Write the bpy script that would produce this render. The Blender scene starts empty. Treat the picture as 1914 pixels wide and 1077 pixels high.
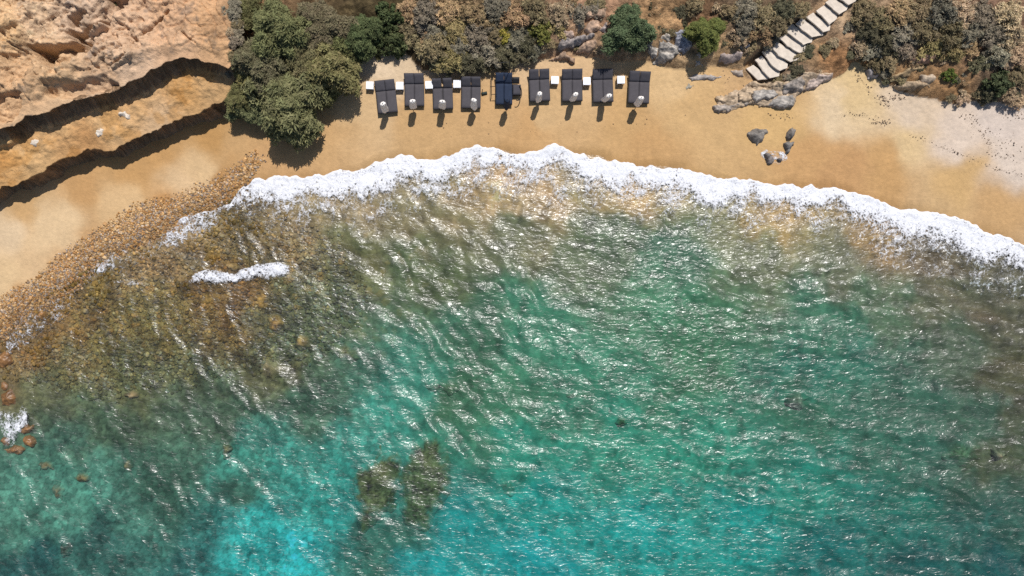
import bpy, math, random
import numpy as np
from mathutils import Vector, Matrix, noise as mnoise

# ------------------------------------------------------------------ camera, light, exposure
H = 55.0            # camera height above the sea (m)
S = 25.0            # photograph pixels per metre at sea level
CX, CY = 957.0, 538.5
sc = bpy.context.scene
COL = sc.collection
cam_d = bpy.data.cameras.new('camera')
cam_d.sensor_width = 36.0
cam_d.lens = 36.0 * H * S / 1914.0
cam_d.clip_end = 2000.0
cam = bpy.data.objects.new('camera', cam_d)
COL.objects.link(cam)
cam.location = (0, 0, H)
cam.rotation_euler = (0, 0, 0)
sc.camera = cam

ZEN = math.radians(29.0)
AZ = (0.33, 0.944)
SUN = Vector((AZ[0] * math.sin(ZEN), AZ[1] * math.sin(ZEN), math.cos(ZEN))).normalized()
sd = bpy.data.lights.new('sun', 'SUN')
sd.energy = 4.6
sd.angle = math.radians(0.5)
sd.color = (1.0, 0.965, 0.925)
so = bpy.data.objects.new('sun', sd)
COL.objects.link(so)
so.rotation_euler = SUN.to_track_quat('Z', 'Y').to_euler()

w = bpy.data.worlds.new('World')
sc.world = w
w.use_nodes = True
nt = w.node_tree
nt.nodes.clear()
sky = nt.nodes.new('ShaderNodeTexSky')
sky.sky_type = 'NISHITA'
sky.sun_disc = False
sky.sun_elevation = math.pi / 2 - ZEN
sky.sun_rotation = math.atan2(AZ[0], AZ[1])
bg = nt.nodes.new('ShaderNodeBackground')
bg.inputs['Strength'].default_value = 0.085
wo = nt.nodes.new('ShaderNodeOutputWorld')
nt.links.new(sky.outputs[0], bg.inputs[0])
nt.links.new(bg.outputs[0], wo.inputs[0])
sc.view_settings.view_transform = 'Standard'
sc.view_settings.look = 'None'
sc.view_settings.gamma = 1.0
sc.view_settings.use_curve_mapping = False
sc.view_settings.exposure = 0.0
sc.render.engine = 'CYCLES'
sc.cycles.use_denoising = False
sc.cycles.max_bounces = 6
sc.cycles.diffuse_bounces = 2
sc.cycles.glossy_bounces = 2
sc.cycles.transmission_bounces = 4
sc.cycles.transparent_max_bounces = 16
sc.cycles.volume_bounces = 0
sc.cycles.caustics_reflective = False
sc.cycles.caustics_refractive = False
LIT = 1.36          # reflected radiance of a white horizontal surface in this light, for turning seen colours into base colours

rng = np.random.default_rng(7)
random.seed(7)

# ------------------------------------------------------------------ numeric helpers
def W(px, py, z=0.0):
    s = (H - z) / H / S
    return np.array([(px - CX) * s, (CY - py) * s, z])

def Wp(pts, z=0.0):
    return np.array([W(p[0], p[1], z)[:2] for p in pts])

def lin(c):
    c = np.asarray(c, float) / 255.0
    return np.where(c <= 0.04045, c / 12.92, ((c + 0.055) / 1.055) ** 2.4)

_T = rng.random((16, 256, 256))
def vn(x, y, seed=0):
    t = _T[seed % 16]
    xi = np.floor(x).astype(int); yi = np.floor(y).astype(int)
    fx = x - xi; fy = y - yi
    fx = fx * fx * fx * (fx * (fx * 6 - 15) + 10); fy = fy * fy * fy * (fy * (fy * 6 - 15) + 10)
    x0 = xi & 255; x1 = (xi + 1) & 255; y0 = yi & 255; y1 = (yi + 1) & 255
    a = t[x0, y0]; b = t[x1, y0]; c = t[x0, y1]; d = t[x1, y1]
    return (a * (1 - fx) + b * fx) * (1 - fy) + (c * (1 - fx) + d * fx) * fy

def fbm(x, y, scale, octv=4, seed=0, gain=0.5):
    """-1..1, features about `scale` metres"""
    v = 0; a = 1; n = 0
    ca, sa = math.cos(0.6), math.sin(0.6)
    X = x / scale; Y = y / scale
    for o in range(octv):
        v = v + a * (vn(X + 17.3 * o, Y + 31.7 * o, seed + o) * 2 - 1); n += a; a *= gain
        X, Y = (X * ca - Y * sa) * 2.03, (X * sa + Y * ca) * 2.03
    return v / n * 1.6

def ridged(x, y, scale, octv=4, seed=0):
    v = 0; a = 1; n = 0
    ca, sa = math.cos(0.9), math.sin(0.9)
    X = x / scale; Y = y / scale
    for o in range(octv):
        v = v + a * (1 - np.abs(vn(X + 11.3 * o, Y + 7.7 * o, seed + o) * 2 - 1) * 1.6); n += a; a *= 0.5
        X, Y = (X * ca - Y * sa) * 2.03, (X * sa + Y * ca) * 2.03
    return v / n

def worley(x, y, scale, seed=0):
    """distance to nearest / second nearest cell point and the id value of the nearest cell"""
    X = x / scale; Y = y / scale
    xi = np.floor(X).astype(int); yi = np.floor(Y).astype(int)
    f1 = np.full(X.shape, 9.0); f2 = np.full(X.shape, 9.0); idv = np.zeros(X.shape)
    for i in (-1, 0, 1):
        for j in (-1, 0, 1):
            cx = xi + i; cy = yi + j
            px_ = cx + _T[seed % 16][cx & 255, cy & 255]
            py_ = cy + _T[(seed + 5) % 16][cx & 255, cy & 255]
            d = np.hypot(X - px_, Y - py_)
            nid = _T[(seed + 9) % 16][cx & 255, cy & 255]
            closer = d < f1
            f2 = np.where(closer, f1, np.minimum(f2, d))
            idv = np.where(closer, nid, idv)
            f1 = np.where(closer, d, f1)
    return f1, f2, idv

def sst(a, b, x):
    t = np.clip((x - a) / (b - a), 0, 1)
    return t * t * (3 - 2 * t)

def seg_dist(x, y, P, closed=False):
    d = np.full(x.shape, 1e9)
    n = len(P)
    for i in range(n if closed else n - 1):
        a = P[i]; b = P[(i + 1) % n]
        ab = b - a
        t = np.clip(((x - a[0]) * ab[0] + (y - a[1]) * ab[1]) / max(ab @ ab, 1e-9), 0, 1)
        d = np.minimum(d, np.hypot(x - a[0] - t * ab[0], y - a[1] - t * ab[1]))
    return d

def sdf(x, y, P):
    """signed distance to polygon, positive inside"""
    d = seg_dist(x, y, P, True)
    ins = np.zeros(x.shape, bool)
    n = len(P)
    for i in range(n):
        a = P[i]; b = P[(i + 1) % n]
        if a[1] == b[1]: continue
        c = ((a[1] > y) != (b[1] > y)) & (x < (b[0] - a[0]) * (y - a[1]) / (b[1] - a[1]) + a[0])
        ins ^= c
    return np.where(ins, d, -d)

def idw(px, py, pts, power=1.6, soft=25.0):
    acc = 0; ws = 0
    for p in pts:
        wgt = 1.0 / ((px - p[0]) ** 2 + (py - p[1]) ** 2 + soft * soft) ** power
        v = p[2]
        v = np.asarray(v, float)
        if v.ndim: acc = acc + wgt[..., None] * v
        else: acc = acc + wgt * v
        ws = ws + wgt
    return acc / (ws[..., None] if v.ndim else ws)

# ------------------------------------------------------------------ mesh helpers
def mk_mesh(name, V, F, smooth=False):
    V = np.asarray(V, np.float32); F = np.asarray(F, np.int32)
    me = bpy.data.meshes.new(name)
    k = F.shape[1]
    me.vertices.add(len(V)); me.vertices.foreach_set('co', V.ravel())
    me.loops.add(F.size); me.loops.foreach_set('vertex_index', F.ravel())
    me.polygons.add(len(F))
    me.polygons.foreach_set('loop_start', np.arange(0, F.size, k, dtype=np.int32))
    me.polygons.foreach_set('loop_total', np.full(len(F), k, np.int32))
    if smooth: me.polygons.foreach_set('use_smooth', np.ones(len(F), bool))
    me.update(calc_edges=True)
    return me

def set_col(me, C, name='Col'):
    a = me.color_attributes.new(name, 'FLOAT_COLOR', 'POINT')
    A = np.ones((len(C), 4), np.float32); A[:, :3] = C
    a.data.foreach_set('color', A.ravel())

def set_val(me, v, name):
    a = me.attributes.new(name, 'FLOAT', 'POINT')
    a.data.foreach_set('value', np.asarray(v, np.float32).ravel())

def link(name, me, mat=None, parent=None, **props):
    o = bpy.data.objects.new(name, me)
    COL.objects.link(o)
    if mat is not None and me is not None and not me.materials: me.materials.append(mat)
    if parent is not None: o.parent = parent
    for k, v in props.items():
        if v is not None: o[k] = v
    return o

def grid_faces(nx, ny):
    i = np.arange(nx - 1)[:, None]; j = np.arange(ny - 1)[None, :]
    a = i * ny + j
    return np.stack([a, a + ny, a + ny + 1, a + 1], -1).reshape(-1, 4)

def subset(V, F, keep, *attrs):
    F = F[keep]
    used = np.unique(F)
    m = np.full(len(V), -1); m[used] = np.arange(len(used))
    return (V[used], m[F]) + tuple(a[used] for a in attrs)

# ------------------------------------------------------------------ materials
def new_mat(name):
    m = bpy.data.materials.new(name); m.use_nodes = True
    t = m.node_tree
    return m, t, t.nodes['Principled BSDF']

def N(t, typ, **kw):
    n = t.nodes.new(typ)
    for k, v in kw.items():
        if k in n.inputs: n.inputs[k].default_value = v
        else: setattr(n, k, v)
    return n

def attr_mat(name, rough=0.9, bump=0.5, bscale=8.0, vary=0.25, vscale=5.0, dist=0.05, spec=0.2, attr='Col'):
    m, t, p = new_mat(name)
    a = N(t, 'ShaderNodeAttribute', attribute_name=attr)
    geo = N(t, 'ShaderNodeNewGeometry')
    n1 = N(t, 'ShaderNodeTexNoise', Scale=vscale, Detail=6.0, Roughness=0.65)
    t.links.new(geo.outputs['Position'], n1.inputs['Vector'])
    mr = N(t, 'ShaderNodeMapRange')
    mr.inputs['From Min'].default_value = 0.3; mr.inputs['From Max'].default_value = 0.7
    mr.inputs['To Min'].default_value = 1 - vary; mr.inputs['To Max'].default_value = 1 + vary
    t.links.new(n1.outputs['Fac'], mr.inputs['Value'])
    mx = N(t, 'ShaderNodeVectorMath', operation='SCALE')
    t.links.new(a.outputs['Color'], mx.inputs[0]); t.links.new(mr.outputs[0], mx.inputs['Scale'])
    t.links.new(mx.outputs[0], p.inputs['Base Color'])
    n2 = N(t, 'ShaderNodeTexNoise', Scale=bscale, Detail=8.0, Roughness=0.7)
    t.links.new(geo.outputs['Position'], n2.inputs['Vector'])
    b = N(t, 'ShaderNodeBump', Strength=bump, Distance=dist)
    t.links.new(n2.outputs['Fac'], b.inputs['Height'])
    t.links.new(b.outputs[0], p.inputs['Normal'])
    p.inputs['Roughness'].default_value = rough
    p.inputs['Specular IOR Level'].default_value = spec
    return m

def plain_mat(name, col, rough=0.7, bump=0.2, bscale=30.0, vary=0.12, vscale=8.0, dist=0.01, spec=0.3, objcol=False, metal=0.0):
    m, t, p = new_mat(name)
    tc = N(t, 'ShaderNodeTexCoord')
    n1 = N(t, 'ShaderNodeTexNoise', Scale=vscale, Detail=5.0, Roughness=0.6)
    t.links.new(tc.outputs['Object'], n1.inputs['Vector'])
    mr = N(t, 'ShaderNodeMapRange')
    mr.inputs['From Min'].default_value = 0.3; mr.inputs['From Max'].default_value = 0.7
    mr.inputs['To Min'].default_value = 1 - vary; mr.inputs['To Max'].default_value = 1 + vary
    t.links.new(n1.outputs['Fac'], mr.inputs['Value'])
    mx = N(t, 'ShaderNodeVectorMath', operation='SCALE')
    if objcol:
        oi = N(t, 'ShaderNodeObjectInfo'); t.links.new(oi.outputs['Color'], mx.inputs[0])
    else:
        mx.inputs[0].default_value = col
    t.links.new(mr.outputs[0], mx.inputs['Scale'])
    t.links.new(mx.outputs[0], p.inputs['Base Color'])
    n2 = N(t, 'ShaderNodeTexNoise', Scale=bscale, Detail=5.0)
    t.links.new(tc.outputs['Object'], n2.inputs['Vector'])
    b = N(t, 'ShaderNodeBump', Strength=bump, Distance=dist)
    t.links.new(n2.outputs['Fac'], b.inputs['Height'])
    t.links.new(b.outputs[0], p.inputs['Normal'])
    p.inputs['Roughness'].default_value = rough
    p.inputs['Specular IOR Level'].default_value = spec
    p.inputs['Metallic'].default_value = metal
    return m

def leaf_mat(name, vary=0.5, hue=0.02, transl=0.25):
    """base colour from the object's own colour, varied leaf clump by leaf clump"""
    m, t, p = new_mat(name)
    oi = N(t, 'ShaderNodeObjectInfo')
    a = N(t, 'ShaderNodeAttribute', attribute_name='tone')
    hs = N(t, 'ShaderNodeHueSaturation')
    t.links.new(oi.outputs['Color'], hs.inputs['Color'])
    mv = N(t, 'ShaderNodeMapRange'); mv.inputs['To Min'].default_value = 1 - vary; mv.inputs['To Max'].default_value = 1 + vary
    t.links.new(a.outputs['Fac'], mv.inputs['Value'])
    t.links.new(mv.outputs[0], hs.inputs['Value'])
    a2 = N(t, 'ShaderNodeAttribute', attribute_name='tint')
    mh = N(t, 'ShaderNodeMapRange'); mh.inputs['To Min'].default_value = 0.5 - hue; mh.inputs['To Max'].default_value = 0.5 + hue
    t.links.new(a2.outputs['Fac'], mh.inputs['Value'])
    t.links.new(mh.outputs[0], hs.inputs['Hue'])
    t.links.new(hs.outputs[0], p.inputs['Base Color'])
    p.inputs['Roughness'].default_value = 0.75
    p.inputs['Specular IOR Level'].default_value = 0.15
    tr = N(t, 'ShaderNodeBsdfTranslucent')
    t.links.new(hs.outputs[0], tr.inputs['Color'])
    mix = N(t, 'ShaderNodeMixShader', Fac=transl)
    out = t.nodes['Material Output']
    t.links.new(p.outputs[0], mix.inputs[1]); t.links.new(tr.outputs[0], mix.inputs[2])
    t.links.new(mix.outputs[0], out.inputs['Surface'])
    return m

M_sand = attr_mat('sand', rough=0.95, bump=0.6, bscale=4.0, vary=0.09, vscale=3.5, dist=0.09)
M_hill = attr_mat('dry_soil', rough=0.95, bump=0.9, bscale=5.0, vary=0.35, vscale=3.0, dist=0.18)
M_seabed = attr_mat('seabed', rough=0.95, bump=0.6, bscale=4.0, vary=0.25, vscale=3.0, dist=0.1, spec=0.0)
M_cliff = attr_mat('sandstone', rough=0.95, bump=0.9, bscale=3.5, vary=0.2, vscale=2.2, dist=0.14)
M_rock = attr_mat('weathered_rock', rough=0.85, bump=0.8, bscale=6.0, vary=0.3, vscale=5.0, dist=0.06)
M_wetrock = attr_mat('wet_rock', rough=0.35, bump=0.6, bscale=8.0, vary=0.3, vscale=5.0, dist=0.05, spec=0.4)
M_leaf = leaf_mat('foliage')
M_dry = leaf_mat('dry_scrub', vary=0.55, hue=0.012, transl=0.12)
M_bark = plain_mat('bark', (0.13, 0.10, 0.08), rough=0.9, bump=0.6, bscale=12, vary=0.3)
M_cushion = plain_mat('charcoal_canvas', (0.074, 0.068, 0.074), rough=0.9, bump=0.3, bscale=14, vary=0.10, vscale=4, spec=0.2)
M_cushion2 = plain_mat('charcoal_canvas_backrest', (0.062, 0.059, 0.068), rough=0.9, bump=0.3, bscale=14, vary=0.10, vscale=4, spec=0.2)
M_navy = plain_mat('navy_cover', (0.022, 0.032, 0.058), rough=0.85, bump=0.5, bscale=8, vary=0.15, vscale=4, spec=0.2)
M_black = plain_mat('black_frame', (0.02, 0.019, 0.02), rough=0.6, vary=0.1)
M_white = plain_mat('white_table_paint', (0.76, 0.77, 0.80), rough=0.5, vary=0.05, vscale=3)
M_canvas = plain_mat('cream_canvas', (0.86, 0.80, 0.74), rough=0.85, bump=0.3, bscale=12, vary=0.12, vscale=6)
M_pole = plain_mat('pale_wood_pole', (0.5, 0.44, 0.38), rough=0.7, vary=0.15)
M_step = plain_mat('pale_stone_tread', (0.60, 0.52, 0.43), rough=0.9, bump=0.6, bscale=6, vary=0.14, vscale=2.5, dist=0.03)
M_weed = plain_mat('dried_seaweed', (0.11, 0.08, 0.06), rough=0.95, vary=0.4)

def foam_mat(name):
    m, t, p = new_mat(name)
    a = N(t, 'ShaderNodeAttribute', attribute_name='dens')
    geo = N(t, 'ShaderNodeNewGeometry')
    n1 = N(t, 'ShaderNodeTexNoise', Scale=2.6, Detail=9.0, Roughness=0.72, Distortion=0.6)
    t.links.new(geo.outputs['Position'], n1.inputs['Vector'])
    v1 = N(t, 'ShaderNodeTexVoronoi', Scale=4.2)
    v1.feature = 'DISTANCE_TO_EDGE'
    mxv = N(t, 'ShaderNodeVectorMath', operation='ADD')
    sc_ = N(t, 'ShaderNodeVectorMath', operation='SCALE'); sc_.inputs['Scale'].default_value = 0.8
    t.links.new(n1.outputs['Color'], sc_.inputs[0])
    t.links.new(geo.outputs['Position'], mxv.inputs[0]); t.links.new(sc_.outputs[0], mxv.inputs[1])
    t.links.new(mxv.outputs[0], v1.inputs['Vector'])
    # density + noise - lace
    m1 = N(t, 'ShaderNodeMath', operation='MULTIPLY_ADD'); m1.inputs[1].default_value = 2.6; m1.inputs[2].default_value = -1.3
    t.links.new(n1.outputs['Fac'], m1.inputs[0])
    m2 = N(t, 'ShaderNodeMath', operation='MULTIPLY_ADD'); m2.inputs[1].default_value = -1.5; m2.inputs[2].default_value = 0.20
    t.links.new(v1.outputs['Distance'], m2.inputs[0])
    m3 = N(t, 'ShaderNodeMath', operation='ADD'); t.links.new(m1.outputs[0], m3.inputs[0]); t.links.new(m2.outputs[0], m3.inputs[1])
    m4 = N(t, 'ShaderNodeMath', operation='ADD'); t.links.new(m3.outputs[0], m4.inputs[0]); t.links.new(a.outputs['Fac'], m4.inputs[1])
    mr = N(t, 'ShaderNodeMapRange')
    mr.inputs['From Min'].default_value = 0.34; mr.inputs['From Max'].default_value = 0.85
    t.links.new(m4.outputs[0], mr.inputs['Value'])
    fr_ = N(t, 'ShaderNodeMapRange'); fr_.inputs['From Min'].default_value = .3; fr_.inputs['From Max'].default_value = .62; fr_.inputs['To Min'].default_value = .62; fr_.inputs['To Max'].default_value = .80
    n3 = N(t, 'ShaderNodeTexNoise', Scale=5.0, Detail=7.0, Roughness=0.7)
    t.links.new(geo.outputs['Position'], n3.inputs['Vector']); t.links.new(n3.outputs['Fac'], fr_.inputs['Value'])
    vc = N(t, 'ShaderNodeVectorMath', operation='SCALE'); vc.inputs[0].default_value = (.98, .99, 1.03)
    t.links.new(fr_.outputs[0], vc.inputs['Scale']); t.links.new(vc.outputs[0], p.inputs['Base Color'])
    p.inputs['Roughness'].default_value = 0.8
    p.inputs['Specular IOR Level'].default_value = 0.2
    t.links.new(mr.outputs[0], p.inputs['Alpha'])
    b = N(t, 'ShaderNodeBump', Strength=0.8, Distance=0.16)
    t.links.new(n1.outputs['Fac'], b.inputs['Height'])
    t.links.new(b.outputs[0], p.inputs['Normal'])
    return m
M_foam = foam_mat('sea_foam')

def water_mat():
    m = bpy.data.materials.new('sea_water'); m.use_nodes = True
    t = m.node_tree; t.nodes.clear()
    out = N(t, 'ShaderNodeOutputMaterial')
    geo = N(t, 'ShaderNodeNewGeometry')
    mp = N(t, 'ShaderNodeMapping'); mp.inputs['Rotation'].default_value = (0, 0, math.radians(33)); mp.inputs['Scale'].default_value = (0.6, 1.3, 1)
    t.links.new(geo.outputs['Position'], mp.inputs['Vector'])
    n1 = N(t, 'ShaderNodeTexNoise', Scale=2.8, Detail=2.0, Roughness=0.55, Distortion=0.6)
    t.links.new(mp.outputs[0], n1.inputs['Vector'])
    b = N(t, 'ShaderNodeBump', Strength=1.0, Distance=0.11)
    t.links.new(n1.outputs['Fac'], b.inputs['Height'])
    gl = N(t, 'ShaderNodeBsdfGlossy', Roughness=0.22)
    gl.inputs['Color'].default_value = (1, 1, 1, 1)
    t.links.new(b.outputs[0], gl.inputs['Normal'])
    lw = N(t, 'ShaderNodeLayerWeight', Blend=0.5)           # Schlick: 0.02 + 0.98 (1 - cos)^5
    t.links.new(b.outputs[0], lw.inputs['Normal'])
    pw = N(t, 'ShaderNodeMath', operation='POWER'); pw.inputs[1].default_value = 5.0
    t.links.new(lw.outputs['Facing'], pw.inputs[0])
    fr = N(t, 'ShaderNodeMath', operation='MULTIPLY_ADD'); fr.inputs[1].default_value = 0.97; fr.inputs[2].default_value = 0.054
    t.links.new(pw.outputs[0], fr.inputs[0])
    gl2 = N(t, 'ShaderNodeBsdfGlossy', Roughness=0.46)
    t.links.new(b.outputs[0], gl2.inputs['Normal'])
    gmx = N(t, 'ShaderNodeMixShader', Fac=0.72)
    t.links.new(gl.outputs[0], gmx.inputs[1]); t.links.new(gl2.outputs[0], gmx.inputs[2])
    tr = N(t, 'ShaderNodeBsdfTransparent')
    mix = N(t, 'ShaderNodeMixShader')
    t.links.new(fr.outputs[0], mix.inputs[0]); t.links.new(tr.outputs[0], mix.inputs[1]); t.links.new(gmx.outputs[0], mix.inputs[2])
    t.links.new(mix.outputs[0], out.inputs['Surface'])
    va = N(t, 'ShaderNodeVolumeAbsorption', Density=1.0)
    va.inputs['Color'].default_value = (1 - SIG[0], 1 - SIG[1], 1 - SIG[2], 1)
    t.links.new(va.outputs[0], out.inputs['Volume'])
    return m
SIG = np.array([0.37, 0.070, 0.046])
M_water = water_mat()

# ------------------------------------------------------------------ ground heights
SEA = Wp([(-900, 2400), (-900, 900), (-120, 860), (-25, 720), (-5, 640), (25, 605), (80, 565), (125, 545), (195, 478), (262, 462),
          (322, 428), (360, 402), (430, 378), (470, 345), (530, 335), (600, 332), (660, 325), (700, 310), (750, 300), (800, 303),
          (870, 285), (930, 283), (980, 290), (1060, 288), (1140, 303), (1250, 318), (1350, 338), (1450, 350), (1560, 358),
          (1680, 390), (1760, 405), (1850, 440), (1914, 465), (2100, 540), (3200, 900), (3200, 2400), (-900, 2400)][:-1], 0.0)
SEA = np.vstack([SEA, ])
FAR = np.array([[-420, -420], [420, -420]])
SEA[0] = (-420, -420); SEA[1] = (-420, -60); SEA[-2] = (420, -60); SEA[-1] = (420, -420)
HILL = Wp([(400, -300), (415, 130), (420, 215), (470, 205), (560, 195), (640, 140), (668, 97), (705, 94), (760, 92), (790, 130), (850, 136),
           (920, 125), (1000, 110), (1080, 106), (1150, 116), (1220, 118), (1290, 122), (1380, 142), (1440, 168), (1490, 166),
           (1560, 142), (1592, 122), (1625, 135), (1650, 160), (1720, 176), (1790, 196), (1850, 196), (1914, 202), (2100, 215), (2100, -300)], 0.8)
HILL[0] = (HILL[1][0], 420); HILL[-1] = (420, 420); HILL[-2] = (420, 16)
DEPTHS = [(150, 700, .8), (300, 600, .55), (300, 480, .3), (500, 450, .5), (450, 600, .7), (600, 600, 1.2), (500, 750, 1.7), (200, 850, 2.2),
          (100, 950, 3.), (300, 1000, 3.4), (520, 1000, 4.2), (700, 800, 2.6), (780, 740, 2.3), (750, 950, 3.6), (1000, 1000, 4.5),
          (1000, 600, 2.3), (900, 480, 1.4), (1000, 400, .7), (1200, 470, 1.6), (1200, 380, .35), (1500, 420, .45), (1500, 500, 1.4),
          (1700, 560, 1.4), (1400, 650, 3.), (1400, 800, 3.6), (1400, 1000, 4.8), (1700, 700, 3.), (1850, 600, 1.3), (1880, 850, 2.2),
          (1800, 1050, 4.8), (800, 640, 1.8), (0, 1100, 4.), (600, 400, .3), (700, 500, .9), (400, 380, .2), (1100, 800, 3.4)]

RISER = 0.235
STA = W(1419, 137, 1.0)[:2]; STB = W(1563, 12, 3.3)[:2]
def topix(x, y, z):
    k = S * H / (H - z)
    return CX + x * k, CY - y * k

def ground(x, y, fine=True):
    x = np.asarray(x, float); y = np.asarray(y, float)
    ds = sdf(x, y, SEA)            # + in the sea
    ds = ds + 0.25 * fbm(x, y, 3.0, 3, 2)
    px, py = topix(x, y, 0.0)
    D = idw(px, py, DEPTHS, 1.5, 45)
    cap = 0.02 + np.clip(ds, 0, None) * np.interp(px, [0, 450, 750, 2000], [0.07, 0.1, 0.17, 0.17])
    dep = D * cap / (D + cap) * 1.0 + np.clip(cap - 1.2, 0, 1) * D * 0.12
    dep = np.minimum(dep, D * 1.02)
    left = sst(900, 500, px) * sst(1000, 700, py)
    if fine:
        dep = dep + np.clip(ds * 0.3, 0, 1) * (0.16 * fbm(x, y, 2.2, 4, 5) * (0.35 + left) - 0.055 * (1 - .6 * left) * ridged(x + 0.3 * fbm(x, y, .8, 2, 1), y * .8, 0.85, 2, 8))
        f1, f2, _ = worley(x, y, 0.42, 3)
        dep = dep - left * np.clip(ds, 0, 1) * 0.12 * np.clip(1 - f1 * 1.5, 0, 1)
    sea = -np.maximum(dep, 0.0)
    dl = np.clip(-ds, 0, None)
    land = 0.16 * (1 - np.exp(-dl / 1.0)) + 0.075 * dl
    land = np.minimum(land, 0.95 + 0.02 * dl)
    if fine:
        land = land + np.clip(dl * .3, 0, 1) * (0.03 * fbm(x, y, 1.5, 3, 4))
        trample = np.exp(-((y - 14.6) / 2.2) ** 2) * (0.5 + .5 * sst(-.2, .5, fbm(x, y, 3.0, 3, 1))) + .5 * sst(20, 26, x)
        f1, f2, idv = worley(x, y * .8, 0.34, 9)
        land = land - 0.05 * trample * (idv > .45) * sst(.42, .1, f1) * np.clip(dl * .5, 0, 1)
        peb = sst(500, 440, px) * np.clip(1 - dl / 3.0, 0, 1)
        f1, f2, _ = worley(x, y, 0.22, 6)
        land = land + peb * 0.07 * np.clip(1 - f1 * 1.5, 0, 1)
    z = np.where(ds > 0, sea, land)
    dh = sdf(x, y, HILL) + 0.35 * fbm(x, y, 2.0, 4, 9)
    hh = np.clip(dh, 0, None)
    rise = 0.35 * (1 - np.exp(-hh / 0.35)) + 0.42 * hh
    rise = 9.0 * (1 - np.exp(-rise / 9.0))
    if fine:
        rise = rise + np.clip(hh, 0, 1) * (0.28 * fbm(x, y, 1.6, 5, 11) + 0.12 * ridged(x, y, 0.9, 3, 3))
        f1, f2, idv = worley(x + .2 * fbm(x, y, .6, 2, 4), y, 0.55, 12)
        rise = rise + np.clip(hh, 0, 1) * 0.16 * (idv - .3) * sst(0.0, 0.15, f2 - f1)
    z = z + np.maximum(rise, 0) * (dh > 0)
    # the flight of steps is cut into the bank
    dx_, dy_ = STB - STA
    tt = ((x - STA[0]) * dx_ + (y - STA[1]) * dy_) / (dx_ * dx_ + dy_ * dy_)
    dist = np.abs((x - STA[0]) * dy_ - (y - STA[1]) * dx_) / math.hypot(dx_, dy_)
    target = 0.95 + tt * 10 * RISER - 0.42
    wgt = sst(1.5, 0.95, dist) * sst(-.12, -.02, tt) * sst(1.6, 1.4, tt)
    z = z * (1 - wgt) + np.minimum(z, target) * wgt
    return z

def gz(x, y):
    return float(ground(np.array([x]), np.array([y]), False)[0])

def axis(lo, hi, step, far):
    core = np.arange(lo, hi + step / 2, step)
    out = []; d = step
    v = hi
    while v < far:
        d *= 1.35; v += d; out.append(v)
    r = np.array(out)
    v = lo; out = []; d = step
    while v > -far:
        d *= 1.35; v -= d; out.append(v)
    return np.concatenate([np.array(out)[::-1], core, r])

# ------------------------------------------------------------------ colours (seen colour at photo positions -> base colour)
BEACH_C = [(700, 130, (230, 205, 172)), (740, 110, (226, 200, 165)), (650, 200, (218, 184, 138)), (600, 250, (208, 168, 118)), (800, 240, (207, 168, 118)),
           (1000, 230, (208, 165, 113)), (1300, 200, (214, 176, 124)), (1250, 160, (222, 187, 138)), (1200, 270, (205, 162, 110)), (1030, 200, (214, 178, 130)),
           (1000, 130, (226, 192, 150)), (1100, 130, (226, 190, 145)), (1500, 290, (206, 162, 110)), (1600, 170, (226, 196, 146)), (1560, 210, (230, 204, 166)),
           (1700, 220, (222, 200, 174)), (1800, 260, (226, 206, 186)), (1880, 230, (220, 203, 188)), (1900, 300, (222, 204, 186)), (1800, 330, (212, 174, 120)), (1880, 380, (205, 165, 115)),
           (1650, 320, (204, 161, 108)), (1700, 260, (222, 192, 144)), (1560, 320, (203, 158, 108)), (1450, 230, (216, 178, 122)), (20, 430, (228, 200, 162)), (100, 420, (226, 195, 152)),
           (40, 395, (206, 166, 115)), (160, 360, (202, 158, 106)), (250, 320, (202, 158, 104)), (330, 340, (226, 192, 148)), (230, 385, (222, 186, 138)),
           (380, 325, (222, 188, 142)), (10, 520, (222, 190, 145)), (60, 500, (220, 186, 142)), (400, 260, (194, 150, 95)), (310, 290, (200, 156, 102)), (450, 270, (205, 165, 115)),
           (540, 290, (208, 165, 115)), (1420, 150, (205, 168, 122)), (300, 400, (190, 140, 85)), (150, 500, (188, 138, 84)), (420, 350, (185, 138, 84)),
           (50, 580, (185, 135, 84)), (1180, 235, (208, 168, 116)), (900, 215, (210, 170, 120))]
HILL_C = [(1250, 30, (202, 155, 102)), (1290, 20, (150, 110, 75)), (1100, 20, (186, 140, 105)), (1530, 100, (186, 148, 104)), (1560, 60, (200, 160, 120)),
          (1560, 112, (188, 132, 78)), (1350, 110, (205, 165, 115)), (900, 50, (110, 90, 62)), (700, 40, (95, 80, 50)), (500, 100, (95, 80, 55)), (1750, 60, (150, 118, 90)), (1690, 145, (178, 136, 88)),
          (1770, 165, (186, 138, 86)), (1850, 60, (165, 125, 98)), (1850, 170, (130, 108, 84)), (1420, 60, (150, 120, 90)), (1220, 100, (190, 152, 108)), (1480, 150, (170, 140, 110)),
          (1400, 20, (130, 105, 78)), (1300, 130, (208, 170, 120)), (1080, 90, (200, 160, 120)), (420, 20, (190, 140, 95)), (1590, 40, (205, 170, 130))]
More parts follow.
